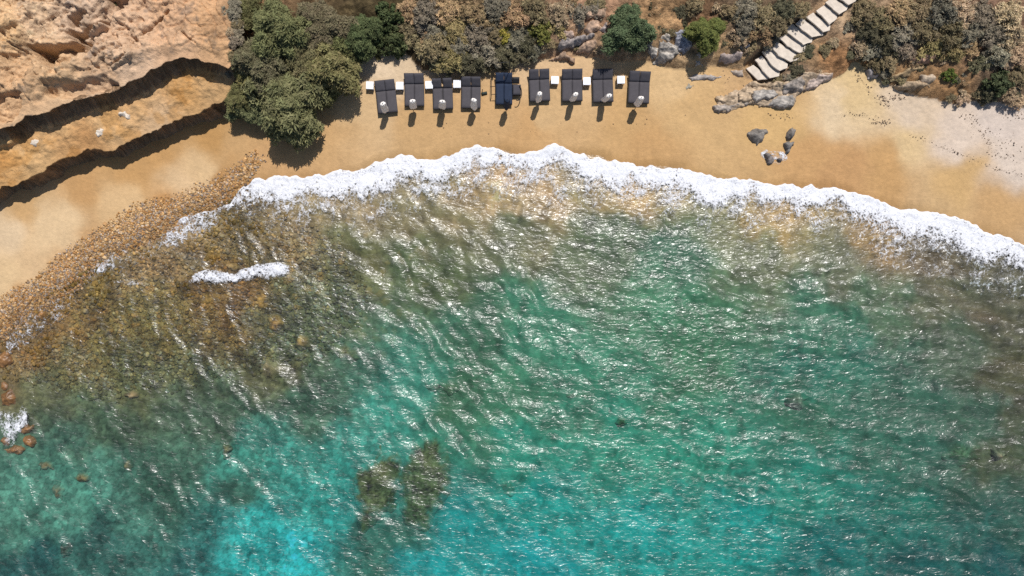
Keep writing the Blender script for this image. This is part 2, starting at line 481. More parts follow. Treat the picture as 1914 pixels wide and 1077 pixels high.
SEA_C = [(1000, 380, (172, 145, 108)), (900, 330, (192, 160, 118)), (1200, 360, (186, 155, 110)), (1450, 400, (180, 150, 100)), (1650, 440, (166, 136, 95)),
         (1400, 470, (115, 122, 95)), (950, 430, (98, 105, 80)), (1150, 450, (84, 104, 80)), (1090, 460, (96, 108, 82)), (1250, 480, (66, 106, 86)), (600, 400, (135, 115, 78)), (500, 430, (122, 102, 60)),
         (650, 480, (98, 96, 60)), (300, 600, (118, 103, 50)), (200, 620, (112, 98, 48)), (420, 570, (114, 84, 28)), (300, 480, (142, 116, 75)), (250, 700, (92, 92, 55)), (120, 600, (125, 95, 45)), (50, 650, (125, 98, 55)),
         (500, 680, (92, 90, 55)), (600, 620, (85, 96, 64)), (400, 780, (62, 86, 66)), (200, 800, (62, 86, 64)), (600, 760, (60, 92, 72)), (700, 700, (60, 98, 80)),
         (100, 720, (92, 96, 64)), (300, 900, (46, 84, 68)), (100, 900, (52, 110, 96)), (50, 960, (62, 122, 106)), (150, 930, (62, 126, 110)), (450, 930, (46, 86, 72)), (250, 960, (55, 105, 92)),
         (200, 1010, (36, 86, 80)), (60, 1060, (20, 76, 76)), (380, 1040, (32, 86, 84)), (480, 1000, (22, 155, 153)), (470, 1050, (18, 158, 158)), (560, 1040, (16, 155, 158)), (600, 900, (38, 140, 130)), (540, 880, (45, 130, 118)),
         (440, 870, (48, 124, 110)), (720, 780, (55, 142, 126)), (690, 840, (48, 130, 118)), (760, 720, (62, 138, 120)), (640, 960, (26, 130, 125)), (700, 1000, (44, 92, 80)), (720, 1060, (46, 96, 82)), (750, 990, (44, 94, 80)), (745, 930, (40, 110, 100)),
         (850, 1000, (16, 140, 140)), (800, 1050, (15, 145, 148)), (1000, 950, (22, 145, 138)), (1000, 1050, (12, 146, 150)), (1200, 1000, (16, 146, 142)), (1400, 1000, (16, 140, 134)), (1000, 850, (46, 140, 120)), (830, 820, (60, 130, 108)),
         (900, 790, (62, 118, 92)), (850, 740, (58, 102, 76)), (960, 740, (62, 118, 92)), (1100, 700, (60, 130, 105)), (1000, 620, (64, 130, 105)), (900, 640, (58, 100, 78)), (1300, 620, (58, 114, 84)), (1300, 700, (58, 112, 84)),
         (1150, 800, (46, 136, 115)), (1500, 700, (46, 114, 98)), (1600, 650, (50, 110, 94)), (1300, 850, (46, 136, 115)), (1500, 900, (36, 130, 115)), (1650, 850, (54, 104, 88)),
         (1700, 950, (36, 112, 98)), (1550, 1050, (14, 104, 102)), (1700, 1060, (24, 86, 84)), (1850, 1060, (24, 82, 82)), (1850, 850, (82, 86, 64)), (1850, 600, (95, 90, 72)), (1750, 550, (100, 98, 78)), (1650, 570, (88, 112, 88)), (1880, 700, (88, 84, 62)),
         (1700, 750, (60, 100, 84)), (1250, 560, (70, 130, 100)), (800, 500, (85, 98, 66)), (1080, 740, (58, 120, 98)), (1490, 750, (55, 105, 85)), (1880, 760, (85, 85, 66)), (1800, 900, (60, 95, 80)),
         (700, 370, (150, 130, 95)), (800, 400, (130, 118, 86)), (1600, 500, (110, 112, 90)), (1750, 480, (120, 105, 84)), (1550, 600, (66, 118, 96)), (1780, 640, (84, 100, 82)), (1820, 780, (66, 98, 82)), (1750, 850, (60, 104, 90)), (1870, 960, (56, 96, 84)), (1640, 1000, (36, 112, 104)), (1780, 1000, (48, 100, 92)), (1600, 1060, (24, 104, 100))]

def base_colour(x, y, z):
    px, py = topix(x, y, z)
    wx = px + 22 * fbm(x, y, 2.5, 3, 1); wy = py + 16 * fbm(x, y, 2.5, 3, 6)
    cb = idw(wx, wy, [(a, b, lin(c)) for a, b, c in BEACH_C], 2.2, 18) / LIT
    ch = idw(wx, wy, [(a, b, lin(c)) for a, b, c in HILL_C], 2.0, 18) / LIT
    wx2 = px + 34 * fbm(x, y, 2.2, 4, 3); wy2 = py + 28 * fbm(x, y, 2.2, 4, 7)
    cs = idw(wx2, wy2, [(a, b, lin(c) * np.array([1.08, 1.07, .98]) + np.array([.007, .004, .003])) for a, b, c in SEA_C], 1.9, 20) / LIT
    dep = np.clip(-z, 0, None)
    inv = np.exp(SIG[None, :] * 2.15 * np.minimum(dep, 5.5)[:, None])
    ca = np.clip(cs * inv * 0.97 - 0.004, 0.012, 0.50)
    # blotches of weed and stones
    left = sst(950, 550, px)
    b1 = fbm(x, y, 1.3, 5, 10, 0.65)
    ca = ca * (1 + (0.16 + 0.34 * left) * b1)[:, None]
    lum = ca.mean(1)[:, None]; lf = (.22 * left)[:, None]
    ca = (ca * (1 - lf) + lum * lf * np.array([1.1, 1.02, .8])) * (1 + .28 * left)[:, None]
    f1, f2, idv = worley(x, y, 0.42, 3)
    caustic_net = ridged(x + .3 * fbm(x, y, .8, 2, 1), y * .8, .85, 2, 8)  # bright net of caustic sunlight, painted into the sea-floor colour
    ca = ca * (1 + 0.5 * (caustic_net - .45) * (1 - left))[:, None]
    stone = (idv - .5) * 0.6 * left * np.clip(dep * 3, 0, 1)
    ca = ca * (1 + stone)[:, None]
    edge = sst(0.0, 0.18, f2 - f1)
    ca = ca * (1 - 0.35 * left * (1 - edge))[:, None]
    # sparse rusty stones in the left shallows
    rust = 0.55 * (idv > 0.93) * left * sst(780, 560, py) * np.clip(dep * 4, 0, 1)
    ca = ca * (1 - rust[:, None]) + rust[:, None] * np.array([0.26, 0.13, 0.035]) 
    ca = np.clip(ca, 0.008, 0.55)
    cb = cb * (1 + 0.05 * fbm(x, y, 0.9, 4, 12))[:, None]
    g1, g2, gid = worley(x, y, 0.3, 14)
    ch = ch * (1 + 0.35 * fbm(x, y, .9, 5, 13, .65) + 0.5 * (gid - .5))[:, None]
    ch = ch * .8 + ch.mean(1)[:, None] * .2 * np.array([1.15, 1, .8])
    return cb, np.clip(ch, 0.01, 0.6), ca

# ---- terrain sheet
xs = axis(-42, 42, 0.105, 420); ys = axis(-24, 24, 0.105, 420)
X, Y = np.meshgrid(xs, ys, indexing='ij'); X = X.ravel(); Y = Y.ravel()
Z = ground(X, Y)
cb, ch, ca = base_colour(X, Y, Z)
dh_ = sdf(X, Y, HILL) + 0.35 * fbm(X, Y, 2.0, 4, 9)
ds_ = sdf(X, Y, SEA) + 0.25 * fbm(X, Y, 3.0, 3, 2)
wet = sst(0.9, 0.0, -ds_)                                # damp strip at the water's edge
swl = sst(.10, .0, np.abs(((-ds_) - 1.0 - .55 * fbm(X, Y, 4.5, 3, 9)))) * .08 + sst(.08, .0, np.abs(((-ds_) - 1.9 - .7 * fbm(X, Y, 5.5, 3, 11)))) * .05
streak = .05 * fbm(X * 2.5, Y * .5, .8, 3, 6) * sst(3.0, .5, -ds_)
cbw = cb * (1 - 0.2 * wet + swl + streak)[:, None] * (1 - wet[:, None] * np.array([0, .03, .10]))
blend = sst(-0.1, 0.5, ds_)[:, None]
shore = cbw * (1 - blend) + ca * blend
landc = np.where((dh_ > 0.05)[:, None], ch, shore)
V = np.stack([X, Y, Z], 1)
F = grid_faces(len(xs), len(ys))
fh = dh_[F].mean(1) > 0.05
fs = (~fh) & (ds_[F].mean(1) > 0)
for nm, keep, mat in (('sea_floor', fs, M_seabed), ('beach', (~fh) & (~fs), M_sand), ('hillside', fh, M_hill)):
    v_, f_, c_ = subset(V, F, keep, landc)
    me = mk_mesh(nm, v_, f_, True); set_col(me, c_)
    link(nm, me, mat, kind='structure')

# ------------------------------------------------------------------ sea water: waves as real relief, closed body
wxs = axis(-41, 41, 0.12, 400); wys = axis(-23.5, 11.5, 0.12, 400)
wys = wys[wys < 12]
GX, GY = np.meshgrid(wxs, wys, indexing='ij'); GX = GX.ravel(); GY = GY.ravel()
dsea = sdf(GX, GY, SEA)
hgt = np.zeros_like(GX)
wr = np.random.default_rng(21)
px_, py_ = topix(GX, GY, 0)
patch = 0.5 + 0.6 * fbm(GX * .8 + GY * .5, GY * 1.7, 5.0, 4, 5)
WIND = [(1350, 560, 1.3), (1550, 540, 1.2), (750, 480, 1.05), (950, 560, 1.3), (850, 440, 1.1), (1080, 640, .8), (1250, 470, .7), (1780, 520, 1.3), (1850, 620, 1.2), (1800, 700, .9), (1350, 840, .95), (1450, 780, .9),
        (1800, 1030, 1.1), (1600, 960, .8), (1700, 900, .8), (1850, 900, .9), (300, 550, .22), (200, 700, .25), (450, 700, .42), (600, 620, .6), (350, 760, .3), (420, 620, .25), (1060, 500, .15), (1130, 470, .3), (1300, 670, .15), (1420, 700, .3), (1600, 680, .35), (1700, 770, .35), (1500, 620, .6),
        (780, 780, 1.0), (950, 820, .9), (850, 950, .22), (1100, 950, .2), (1300, 1000, .25), (1000, 1040, .18), (500, 1000, .35), (200, 900, .22), (700, 680, .75), (600, 850, .4), (1150, 800, .8), (100, 1040, .4), (400, 900, .5), (1500, 450, .35), (1650, 470, .35), (1000, 370, .4), (600, 400, .3), (1100, 720, .8)]
wind = idw(px_, py_, WIND, 2.2, 20)
patch = np.clip(wind * (0.35 + 1.1 * patch), 0.0, 1.5)
wlx = GX + 0.5 * fbm(GX, GY, 4.0, 3, 8); wly = GY + 0.5 * fbm(GX, GY, 4.0, 3, 9)
wL = sst(850, 350, px_); wR = sst(950, 1450, px_) * sst(-200, 500, py_ + 200); wC = np.clip(1 - wL - wR, 0, 1)
# crests bend round the bay: they travel up and right on the left, nearly straight up on the right
for wt, mean in ((wL, 30), (wC, 50), (wR, 72)):
    for i in range(26):
        L = 0.45 * (3.2 / 0.45) ** (wr.random() ** 1.25)
        th = math.radians(mean + wr.normal() * 20)
        k = 2 * math.pi / L
        amp = 0.0125 * L ** 0.9
        s_ = np.sin((wlx * math.cos(th) + wly * math.sin(th)) * k + wr.random() * 6.283)
        hgt += wt * amp * (s_ + 0.35 * s_ * s_)
grp = 0
for wt, mean in ((wL, 42), (wC, 58), (wR, 76)):
    th = math.radians(mean)
    grp = grp + wt * np.sin((wlx * math.cos(th) + wly * math.sin(th)) * 2 * math.pi / 4.3 + 1.5 * fbm(GX, GY, 7, 2, 4))
hgt = hgt * np.clip(0.22 + 0.85 * patch + .22 * grp, .1, 2) + 0.03 * grp
shal = sst(-0.5, 4.0, dsea)
hgt = hgt * (0.12 + 0.88 * shal)
inner = (np.abs(GX) < 40.9) & (GY > -23.4) & (GY < 11.4)
hgt = np.where(inner, hgt, 0)
V = np.stack([GX, GY, hgt], 1)
nx, ny = len(wxs), len(wys)
F = grid_faces(nx, ny)
# sides and bottom
idx = np.arange(nx * ny).reshape(nx, ny)
ring = np.concatenate([idx[:, 0], idx[-1, 1:], idx[-2::-1, -1], idx[0, -2:0:-1]])
base = len(V)
low = V[ring].copy(); low[:, 2] = -14.0
V2 = np.vstack([V, low])
r1 = np.roll(ring, -1); n = len(ring); b0 = base + np.arange(n); b1 = np.roll(b0, -1)
Fs = np.stack([ring, b0, b1, r1], 1)
me = bpy.data.meshes.new('sea_water')
cvert = np.array([[0, -200, -14.0]])
V2 = np.vstack([V2, cvert]); ci = len(V2) - 1
Ft = np.stack([b0, np.full(n, ci), b1], 1)
allv = V2.astype(np.float32)
loops = np.concatenate([F.ravel(), Fs.ravel(), Ft.ravel()]).astype(np.int32)
tot = np.concatenate([np.full(len(F), 4), np.full(len(Fs), 4), np.full(len(Ft), 3)]).astype(np.int32)
st = np.concatenate([[0], np.cumsum(tot)[:-1]]).astype(np.int32)
me.vertices.add(len(allv)); me.vertices.foreach_set('co', allv.ravel())
me.loops.add(len(loops)); me.loops.foreach_set('vertex_index', loops)
me.polygons.add(len(tot)); me.polygons.foreach_set('loop_start', st); me.polygons.foreach_set('loop_total', tot)
sm = np.zeros(len(tot), bool); sm[:len(F)] = True
me.polygons.foreach_set('use_smooth', sm)
me.update(calc_edges=True)
link('sea_water', me, M_water, kind='structure')

# ------------------------------------------------------------------ sandstone cliff (two storeys, undercut)
ZL, ZU = 2.75, 4.85
RIM1 = Wp([(-260, 470), (-60, 385), (0, 350), (22, 347), (56, 329), (111, 297), (160, 277), (208, 280), (253, 256), (297, 240), (342, 219), (394, 195), (416, 186), (440, 165), (470, 60), (470, -300)], ZL)
RIM2 = Wp([(-260, 330), (-60, 262), (0, 240), (22, 234), (41, 215), (74, 206), (123, 193), (160, 182), (193, 169), (223, 160), (253, 141), (282, 126), (312, 113), (342, 106), (371, 108), (401, 117), (422, 128), (450, 80), (455, -300)], ZU)
P1 = np.vstack([RIM1, [[-80, 60]], [[-80, 0]]])
P2 = np.vstack([RIM2, [[-80, 60]], [[-80, 4]]])
def zp(pts, z):      # polygon given in the 60..300 x 0..150 close-up
    return Wp([(60 + a / 7.18, b / 7.18) for a, b in pts], z)
gx = np.arange(-46, -19.0, 0.065); gy = np.arange(5.0, 27.0, 0.065)
CXg, CYg = np.meshgrid(gx, gy, indexing='ij'); cx = CXg.ravel(); cy = CYg.ravel()
jag = 0.24 * fbm(cx, cy, 1.8, 4, 2, .6) + 0.07 * fbm(cx, cy, 0.35, 3, 3)
s1 = sdf(cx, cy, P1) + jag
s2 = sdf(cx, cy, P2) + jag * .8 + 0.05 * fbm(cx, cy, .8, 3, 12)
t1 = sst(-0.42, 0.0, s1); t2 = sst(-0.42, 0.0, s2)
zb = ground(cx, cy, False) - 0.25
soft1 = sst(-0.05, 1.2, s1); soft2 = sst(-0.05, 1.5, s2)
z = zb + t1 * (ZL - zb - 0.25) + 0.25 * soft1 * t1
z = z + t2 * (ZU - ZL - 0.3) + 0.3 * soft2 * t2
# ledge relief
led = t1 * (1 - t2); top = t2
z = z + led * soft1 * (0.16 * fbm(cx, cy, 1.2, 5, 4, .6) + 0.05 * ridged(cx, cy, .6, 3, 6))
z = z + led * 0.25 * sst(2.5, 0.0, -s2)
up = fbm(cx, cy, 2.6, 5, 7, 0.55)
q = up * 3.2
ter = np.floor(q) + sst(0.72, 1.0, q - np.floor(q))
tw = sst(0.4, 2.5, s2) * sst(320, 200, topix(cx, cy, 5)[0] - 40)
q2 = fbm(cx + 5, cy, 1.1, 4, 10, .6) * 2.4
ter2 = np.floor(q2) + sst(.6, 1, q2 - np.floor(q2))
z = z + top * sst(0.2, 1.0, s2) * (0.26 * ter * tw + 0.11 * ter2 * (.4 + .6 * tw) + 0.13 * fbm(cx, cy, .8, 5, 1, .68) + 0.12 * ridged(cx, cy, .9, 3, 9))
w1, w2, wid = worley(cx + .35 * fbm(cx, cy, 1.2, 3, 2), cy + .35 * fbm(cx, cy, 1.2, 3, 5), 1.5, 7)
u1, u2, uid = worley(cx + .2 * fbm(cx, cy, .6, 3, 8), cy + .2 * fbm(cx, cy, .6, 3, 9), 0.6, 11)
onm = top * sst(0.3, 1.2, s2)
z = z + onm * (.26 * (wid - .5) - .16 * sst(.10, .0, w2 - w1) * (wid > .35) + .10 * (uid - .5) - .07 * sst(.14, 0, u2 - u1) * (uid > .5))
z = z + led * soft1 * (.10 * (uid - .5) + .10 * (wid - .5))
# cracks
def crack(pts, w, d):
    global z
    dd = seg_dist(cx, cy, Wp(pts, ZU)) + 0.05 * fbm(cx, cy, .3, 2, 5)
    z = z - top * d * sst(w, 0.0, dd)
crack([(312, 18), (285, 42), (272, 58), (256, 70), (246, 80), (245, 105), (232, 112)], 0.09, 0.6)
crack([(232, 112), (212, 122), (195, 122)], 0.12, 0.5)
crack([(180, 125), (160, 112), (190, 100), (215, 88)], 0.2, 0.3)
crack([(340, 60), (352, 72), (366, 80)], 0.08, 0.35)
crack([(215, 55), (236, 52)], 0.12, 0.3)
# big hollow with the tilted block above it
def poly_step(pts, zz, amt, wdt, jit=0.1):
    global z
    d_ = sdf(cx, cy, zp(pts, zz)) + jit * fbm(cx, cy, .5, 3, 4)
    z = z + amt * sst(-wdt, 0.02, d_)
HOL = [(40, 650), (300, 690), (560, 640), (640, 560), (560, 500), (520, 460), (700, 480), (940, 300), (1010, 370), (960, 450), (880, 590), (760, 690), (640, 700), (610, 880), (420, 960), (250, 890), (120, 780)]
poly_step(HOL, ZU - .9, -1.8, 0.28)
poly_step([(500, 460), (600, 400), (740, 262), (860, 255), (935, 310), (820, 420), (740, 500), (680, 525)], ZU + .5, 1.35, 0.1, 0.05)
poly_step([(420, 180), (560, 130), (640, 120), (600, 210), (500, 260), (440, 270)], ZU, -0.9, 0.15)
poly_step([(560, 880), (620, 720), (900, 600), (1140, 560), (1100, 690), (880, 800), (860, 860), (640, 900)], ZU + .2, 0.35, 0.15)
poly_step([(960, 880), (980, 790), (1180, 640), (1330, 640), (1340, 760), (1160, 860), (1060, 880)], ZU + .3, 0.4, 0.12)
poly_step([(1000, -40), (1250, -40), (1190, 110), (1060, 60)], ZU, -0.6, 0.3)
def fstep(pts, zz, amt, wdt):
    global z
    d_ = sdf(cx, cy, Wp(pts, zz)) + 0.12 * fbm(cx, cy, .5, 3, 4)
    z = z + amt * sst(-wdt, 0.02, d_)
fstep([(-30, 190), (20, 178), (44, 180), (40, 200), (25, 222), (-30, 232)], ZU - .5, -0.9, 0.3)
fstep([(90, 160), (150, 158), (200, 150), (215, 160), (150, 178), (95, 176)], ZU - .4, -0.7, 0.35)
fstep([(-10, 40), (15, 28), (28, 42), (18, 52), (-10, 55)], ZU + .3, 0.5, 0.2)
fstep([(-10, 78), (30, 70), (36, 84), (20, 94), (-10, 95)], ZU + .3, 0.45, 0.2)
fstep([(-40, -40), (110, -40), (95, 0), (55, 10), (20, 14), (-40, 10)], ZU - .4, -1.2, 0.3)
fstep([(-20, 248), (20, 246), (33, 258), (22, 270), (-20, 272)], ZL + .3, 0.45, 0.25)
# undercut: pull the face inwards (uphill)
e = 0.13
def grad_dir(P):
    gxx = sdf(cx + e, cy, P) - sdf(cx - e, cy, P); gyy = sdf(cx, cy + e, P) - sdf(cx, cy - e, P)
    l = np.hypot(gxx, gyy) + 1e-6
    return gxx / l, gyy / l
near1 = (s1 > -0.8) & (s1 < 0.3); near2 = (s2 > -0.8) & (s2 < 0.3)
g1x, g1y = grad_dir(P1); g2x, g2y = grad_dir(P2)
b1_ = np.sin(np.pi * np.clip(t1, 0, 1)) * (0.55 + 0.35 * fbm(cx, cy, 1.1, 3, 14)) * (t1 < .999)
b2_ = np.sin(np.pi * np.clip(t2, 0, 1)) * (0.6 + 0.35 * fbm(cx, cy, 1.1, 3, 15)) * (t2 < .999)
vx = cx + near1 * b1_ * g1x + near2 * b2_ * g2x
vy = cy + near1 * b1_ * g1y + near2 * b2_ * g2y
# colours
ppx, ppy = topix(cx, cy, z)
CT = [(60, 40, (226, 190, 150)), (150, 30, (215, 182, 150)), (250, 60, (218, 178, 140)), (330, 70, (224, 178, 134)), (380, 40, (214, 165, 115)), (100, 130, (216, 176, 130)),
      (30, 150, (212, 170, 124)), (230, 120, (218, 182, 146)), (200, 150, (205, 168, 130)), (330, 30, (214, 168, 125)), (20, 60, (222, 180, 128)), (410, 90, (212, 165, 115))]
CLd = [(380, 150, (232, 180, 112)), (350, 170, (215, 158, 82)), (250, 200, (228, 176, 110)), (200, 230, (226, 178, 115)), (130, 270, (214, 158, 90)), (60, 290, (230, 180, 112)),
       (10, 320, (222, 165, 90)), (110, 240, (228, 178, 112)), (300, 225, (226, 182, 130)), (60, 250, (226, 175, 110)), (160, 262, (206, 148, 80)), (400, 170, (216, 168, 105))]
c1 = idw(ppx, ppy, [(a, b, lin(c)) for a, b, c in CT], 2, 15) / LIT
c2 = idw(ppx, ppy, [(a, b, lin(c)) for a, b, c in CLd], 2, 15) / LIT
c2 = c2 * .78 + c2.mean(1)[:, None] * .22 * np.array([1.1, 1, .85]); c1 = c1 * .86 + c1.mean(1)[:, None] * .14 * np.array([1.12, 1, .9]); c1 = c1 * 1.13
cc = c2 * (1 - t2)[:, None] + c1 * t2[:, None]
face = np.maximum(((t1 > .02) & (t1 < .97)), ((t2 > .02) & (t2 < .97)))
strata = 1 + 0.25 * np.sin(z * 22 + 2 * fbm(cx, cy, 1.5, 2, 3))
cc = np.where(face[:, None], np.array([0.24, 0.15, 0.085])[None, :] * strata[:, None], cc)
stain = sst(0.25, 0.8, fbm(cx, cy, 1.8, 5, 11, .65))
cc = cc * (1 - 0.25 * stain * top)[:, None]
st2 = sst(0.35, 0.75, fbm(cx + 9, cy, .9, 5, 6, .7)) * top
cc = cc * (1 - st2[:, None] * np.array([.35, .3, .2])[None, :])
ochre = sst(0.2, 0.7, fbm(cx, cy, 1.5, 4, 13, .6)) * led
cc = cc * (1 - ochre[:, None] * np.array([0.08, 0.17, 0.32])[None, :])
cc = cc * (1 + 0.12 * fbm(cx, cy, 0.5, 4, 5, .7))[:, None]
cc = np.clip(cc, 0.02, 0.62)
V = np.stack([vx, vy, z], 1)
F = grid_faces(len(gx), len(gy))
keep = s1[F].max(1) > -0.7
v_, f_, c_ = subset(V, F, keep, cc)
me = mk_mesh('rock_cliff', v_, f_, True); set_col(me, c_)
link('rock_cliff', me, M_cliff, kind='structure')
CLIFF_TOP = ZU
_cz = z.reshape(len(gx), len(gy))
def cliff_z(x, y):
    i = int(round((x + 46) / 0.065)); j = int(round((y - 5) / 0.065))
    return float(_cz[min(max(i, 0), len(gx) - 1), min(max(j, 0), len(gy) - 1)])

# ------------------------------------------------------------------ rocks from outlines
def mound(name, label, poly_px, height, col, cat='rock', edge=0.25, rough=0.12, res=0.06, mat=None, ztop=None, parent=None, base=None,
          group=None, strata=0.0, facet=0.0, seed=0, flat=False, skirt=0.35, mottle=0.25, fade=0.0):
    """a rock whose plan follows an outline, rising `height` above what it stands on"""
    pp = np.array(poly_px, float)
    c0 = pp.mean(0)
    w0 = W(c0[0], c0[1], 0.5)
    zb_ = gz(w0[0], w0[1]) if base is None else base
    zt = zb_ + height * 0.7
    P = Wp(poly_px, zt)
    lo = P.min(0) - 0.25; hi = P.max(0) + 0.25
    ax = np.arange(lo[0], hi[0] + res, res); ay = np.arange(lo[1], hi[1] + res, res)
    A, B = np.meshgrid(ax, ay, indexing='ij'); a = A.ravel(); b = B.ravel()
    s = sdf(a, b, P) + 0.14 * fbm(a + seed, b, 0.45, 4, seed, .6)
    prof = np.clip(s, 0, None)
    h = height * (1 - np.exp(-prof / edge))
    h = h + rough * np.clip(s / edge, 0, 1) * fbm(a + seed * 3.1, b, 0.7, 5, seed + 2, .6)
    if facet:
        f1, f2, idv = worley(a + seed, b, facet, seed)
        h = h + np.clip(s / edge, 0, 1) * height * 0.45 * (idv - .5) - 0.1 * height * sst(.12, 0, f2 - f1) * np.clip(s / edge, 0, 1)
    if strata:
        u = a * 0.35 + b * 0.94 + 0.15 * fbm(a, b, 1.5, 3, seed)
        h = h + np.clip(s / edge, 0, 1) * strata * (np.floor(u / 0.32) % 2 * 0.6 + ridged(a * .3, b, .4, 2, seed) - .5)
    g = ground(a, b, False) if base is None else np.full(a.shape, base)
    zz = np.where(s > 0, g + h, g - skirt)
    V = np.stack([a, b, zz], 1)
    F = grid_faces(len(ax), len(ay))
    keep = s[F].max(1) > 0
    cc = np.array(col)[None, :] * (1 + mottle * fbm(a, b, .5, 5, seed + 5, .65) + 0.5 * mottle * fbm(a, b, .12, 2, seed))[:, None]
    if fade:
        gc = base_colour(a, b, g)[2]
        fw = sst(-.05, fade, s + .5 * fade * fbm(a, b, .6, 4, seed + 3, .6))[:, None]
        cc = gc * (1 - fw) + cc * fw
    v_, f_, c_ = subset(V, F, keep, np.clip(cc, .01, .7))
    org = v_.mean(0); org[2] = zb_
    me = mk_mesh(name, v_ - org, f_, not (facet or strata))
    set_col(me, c_)
    o = link(name, me, mat or M_rock, parent)
    o.location = org
    if parent is None:
        o['label'] = label; o['category'] = cat
        if group: o['group'] = group
    return o

def z6(pts): return [(1200 + a / 3.367, b / 3.367) for a, b in pts]
def z3(pts): return [(1380 + a / 4.897, 100 + b / 4.897) for a, b in pts]
def zB(pts): return [(1100 + a / 5.98, b / 5.98) for a, b in pts]
def zD(pts): return [(740 + a / 3.68, b / 3.68) for a, b in pts]
def zR(pts): return [(1520 + a / 3.365, b / 3.365) for a, b in pts]

GREY = (0.32, 0.275, 0.235); DGREY = (0.22, 0.21, 0.2); TANR = (0.40, 0.30, 0.20); BGREY = (0.33, 0.30, 0.265); REDR = (0.38, 0.26, 0.18); SLATE = (0.15, 0.145, 0.14)
# slab outcrop at the foot of the stairs: one outcrop, its plates are parts
oc = link('rock_outcrop', None, label='long layered outcrop of grey and tan slabs below the bottom stair tread', category='rock outcrop')
oc.location = W(1410, 185, 0.9)
def part_slab(poly, h, col, seed, parent, **kw):
    o = mound('slab', None, poly, h, col, parent=parent, seed=seed, **kw)
    o.location = o.location - parent.location
    return o
for k, (pp, hh, cc) in enumerate([
    (z6([(462, 672), (500, 610), (560, 585), (640, 545), (700, 512), (790, 510), (880, 525), (1000, 475), (1100, 470), (1190, 468), (1120, 535), (1020, 575), (970, 600), (965, 660), (860, 675), (700, 655), (560, 690), (490, 705)]), .22, (0.42, .32, .22)),
    (z6([(452, 668), (520, 655), (600, 640), (690, 640), (700, 655), (600, 672), (540, 700), (490, 712), (460, 700)]), .38, GREY),
    (z6([(595, 590), (640, 550), (690, 540), (705, 640), (600, 648)]), .45, TANR),
    (z6([(685, 560), (800, 562), (862, 575), (862, 600), (800, 622), (720, 645), (690, 620)]), .55, BGREY),
    (z6([(812, 625), (862, 600), (960, 585), (970, 640), (945, 675), (860, 678), (800, 660)]), .42, BGREY),
    (z6([(655, 545), (700, 515), (780, 512), (872, 530), (862, 563), (780, 566), (690, 558)]), .38, TANR),
    (z6([(880, 530), (950, 500), (1010, 475), (1040, 520), (1030, 560), (980, 580), (900, 590)]), .5, GREY),
    (z6([(1030, 520), (1100, 472), (1190, 465), (1205, 490), (1120, 540), (1032, 565)]), .45, (0.40, 0.32, 0.27)),
    (z6([(470, 610), (530, 590), (592, 600), (592, 640), (500, 655), (480, 640)]), .3, TANR)]):
    part_slab(pp, hh, cc, k + 1, oc, edge=.07, rough=.06, strata=.09, res=.045, mottle=.4)
oc2 = link('rock_outcrop', None, label='cracked blue-grey outcrop between the two green trees above the last sunbed', category='rock outcrop')
oc2.location = W(1260, 95, 1.0)
for k, (pp, hh, cc) in enumerate([
    (zB([(640, 480), (720, 455), (800, 520), (780, 600), (720, 590)]), .4, BGREY),
    (zB([(790, 480), (900, 465), (990, 510), (1050, 600), (900, 660), (765, 640)]), .5, BGREY),
    (zB([(960, 350), (1100, 300), (1180, 350), (1190, 480), (1100, 570), (1000, 510)]), .6, (0.28, 0.28, 0.31)),
    (zB([(730, 645), (860, 650), (880, 690), (740, 702)]), .25, BGREY),
    (zB([(1200, 600), (1260, 560), (1295, 700), (1220, 712)]), .2, (0.40, 0.36, 0.32)),
    (zB([(820, 370), (900, 350), (950, 400), (900, 460), (800, 450)]), .35, (0.42, 0.37, 0.31))]):
    part_slab(pp, hh * .65, cc, k + 3, oc2, edge=.06, facet=.45, rough=.12, strata=.13, mottle=.45, res=.045)
oc3 = link('rock_outcrop', None, label='red and grey layered ledge behind the sixth and seventh sunbeds', category='rock outcrop')
oc3.location = W(1070, 90, 1.0)
for k, (pp, hh, cc) in enumerate([
    (zD([(1100, 310), (1150, 262), (1350, 222), (1395, 238), (1180, 312), (1120, 332)]), .5, (0.30, 0.26, 0.24)),
    (zD([(1060, 400), (1130, 350), (1240, 385), (1232, 428), (1150, 405)]), .4, REDR),
    (zD([(1245, 300), (1380, 270), (1400, 300), (1330, 350), (1240, 350)]), .35, REDR),
    (zD([(1140, 250), (1160, 200), (1225, 195), (1240, 240), (1180, 262)]), .45, (0.5, 0.36, 0.28)),
    (zD([(1310, 100), (1320, 45), (1440, 55), (1462, 100), (1400, 120)]), .5, REDR),
    (zD([(1300, 190), (1330, 130), (1400, 130), (1440, 180), (1350, 215)]), .45, (0.45, 0.31, 0.22)),
    (zD([(1240, 150), (1290, 125), (1300, 180), (1255, 195)]), .3, (0.33, 0.28, 0.22)),
    (zD([(1400, 190), (1445, 130), (1465, 160), (1450, 230)]), .4, (0.4, 0.33, 0.3))]):
    part_slab(pp, hh, cc, k + 5, oc3, edge=.07, facet=.33, rough=.1, strata=.06, mottle=.35)
mound('flat_rock', 'low flat grey rock half buried in sand left of the stairs', zB([(1120, 870), (1200, 840), (1300, 830), (1420, 835), (1480, 860), (1400, 890), (1230, 905)]), .16, (0.36, .32, .29), edge=.12, strata=.05, seed=3)
mound('flat_rock', 'small greenish grey patch of rock in the sand right of the last sunbed', zB([(1075, 960), (1130, 925), (1170, 960), (1150, 995), (1085, 1000)]), .1, (0.33, .30, .24), edge=.15, seed=4)
mound('flat_rock', 'pale lilac rock ledge beside the hill path left of the stairs', zB([(1490, 590), (1600, 560), (1740, 575), (1720, 620), (1590, 665), (1500, 640)]), .3, (0.42, .34, .30), edge=.15, strata=.05, seed=5)
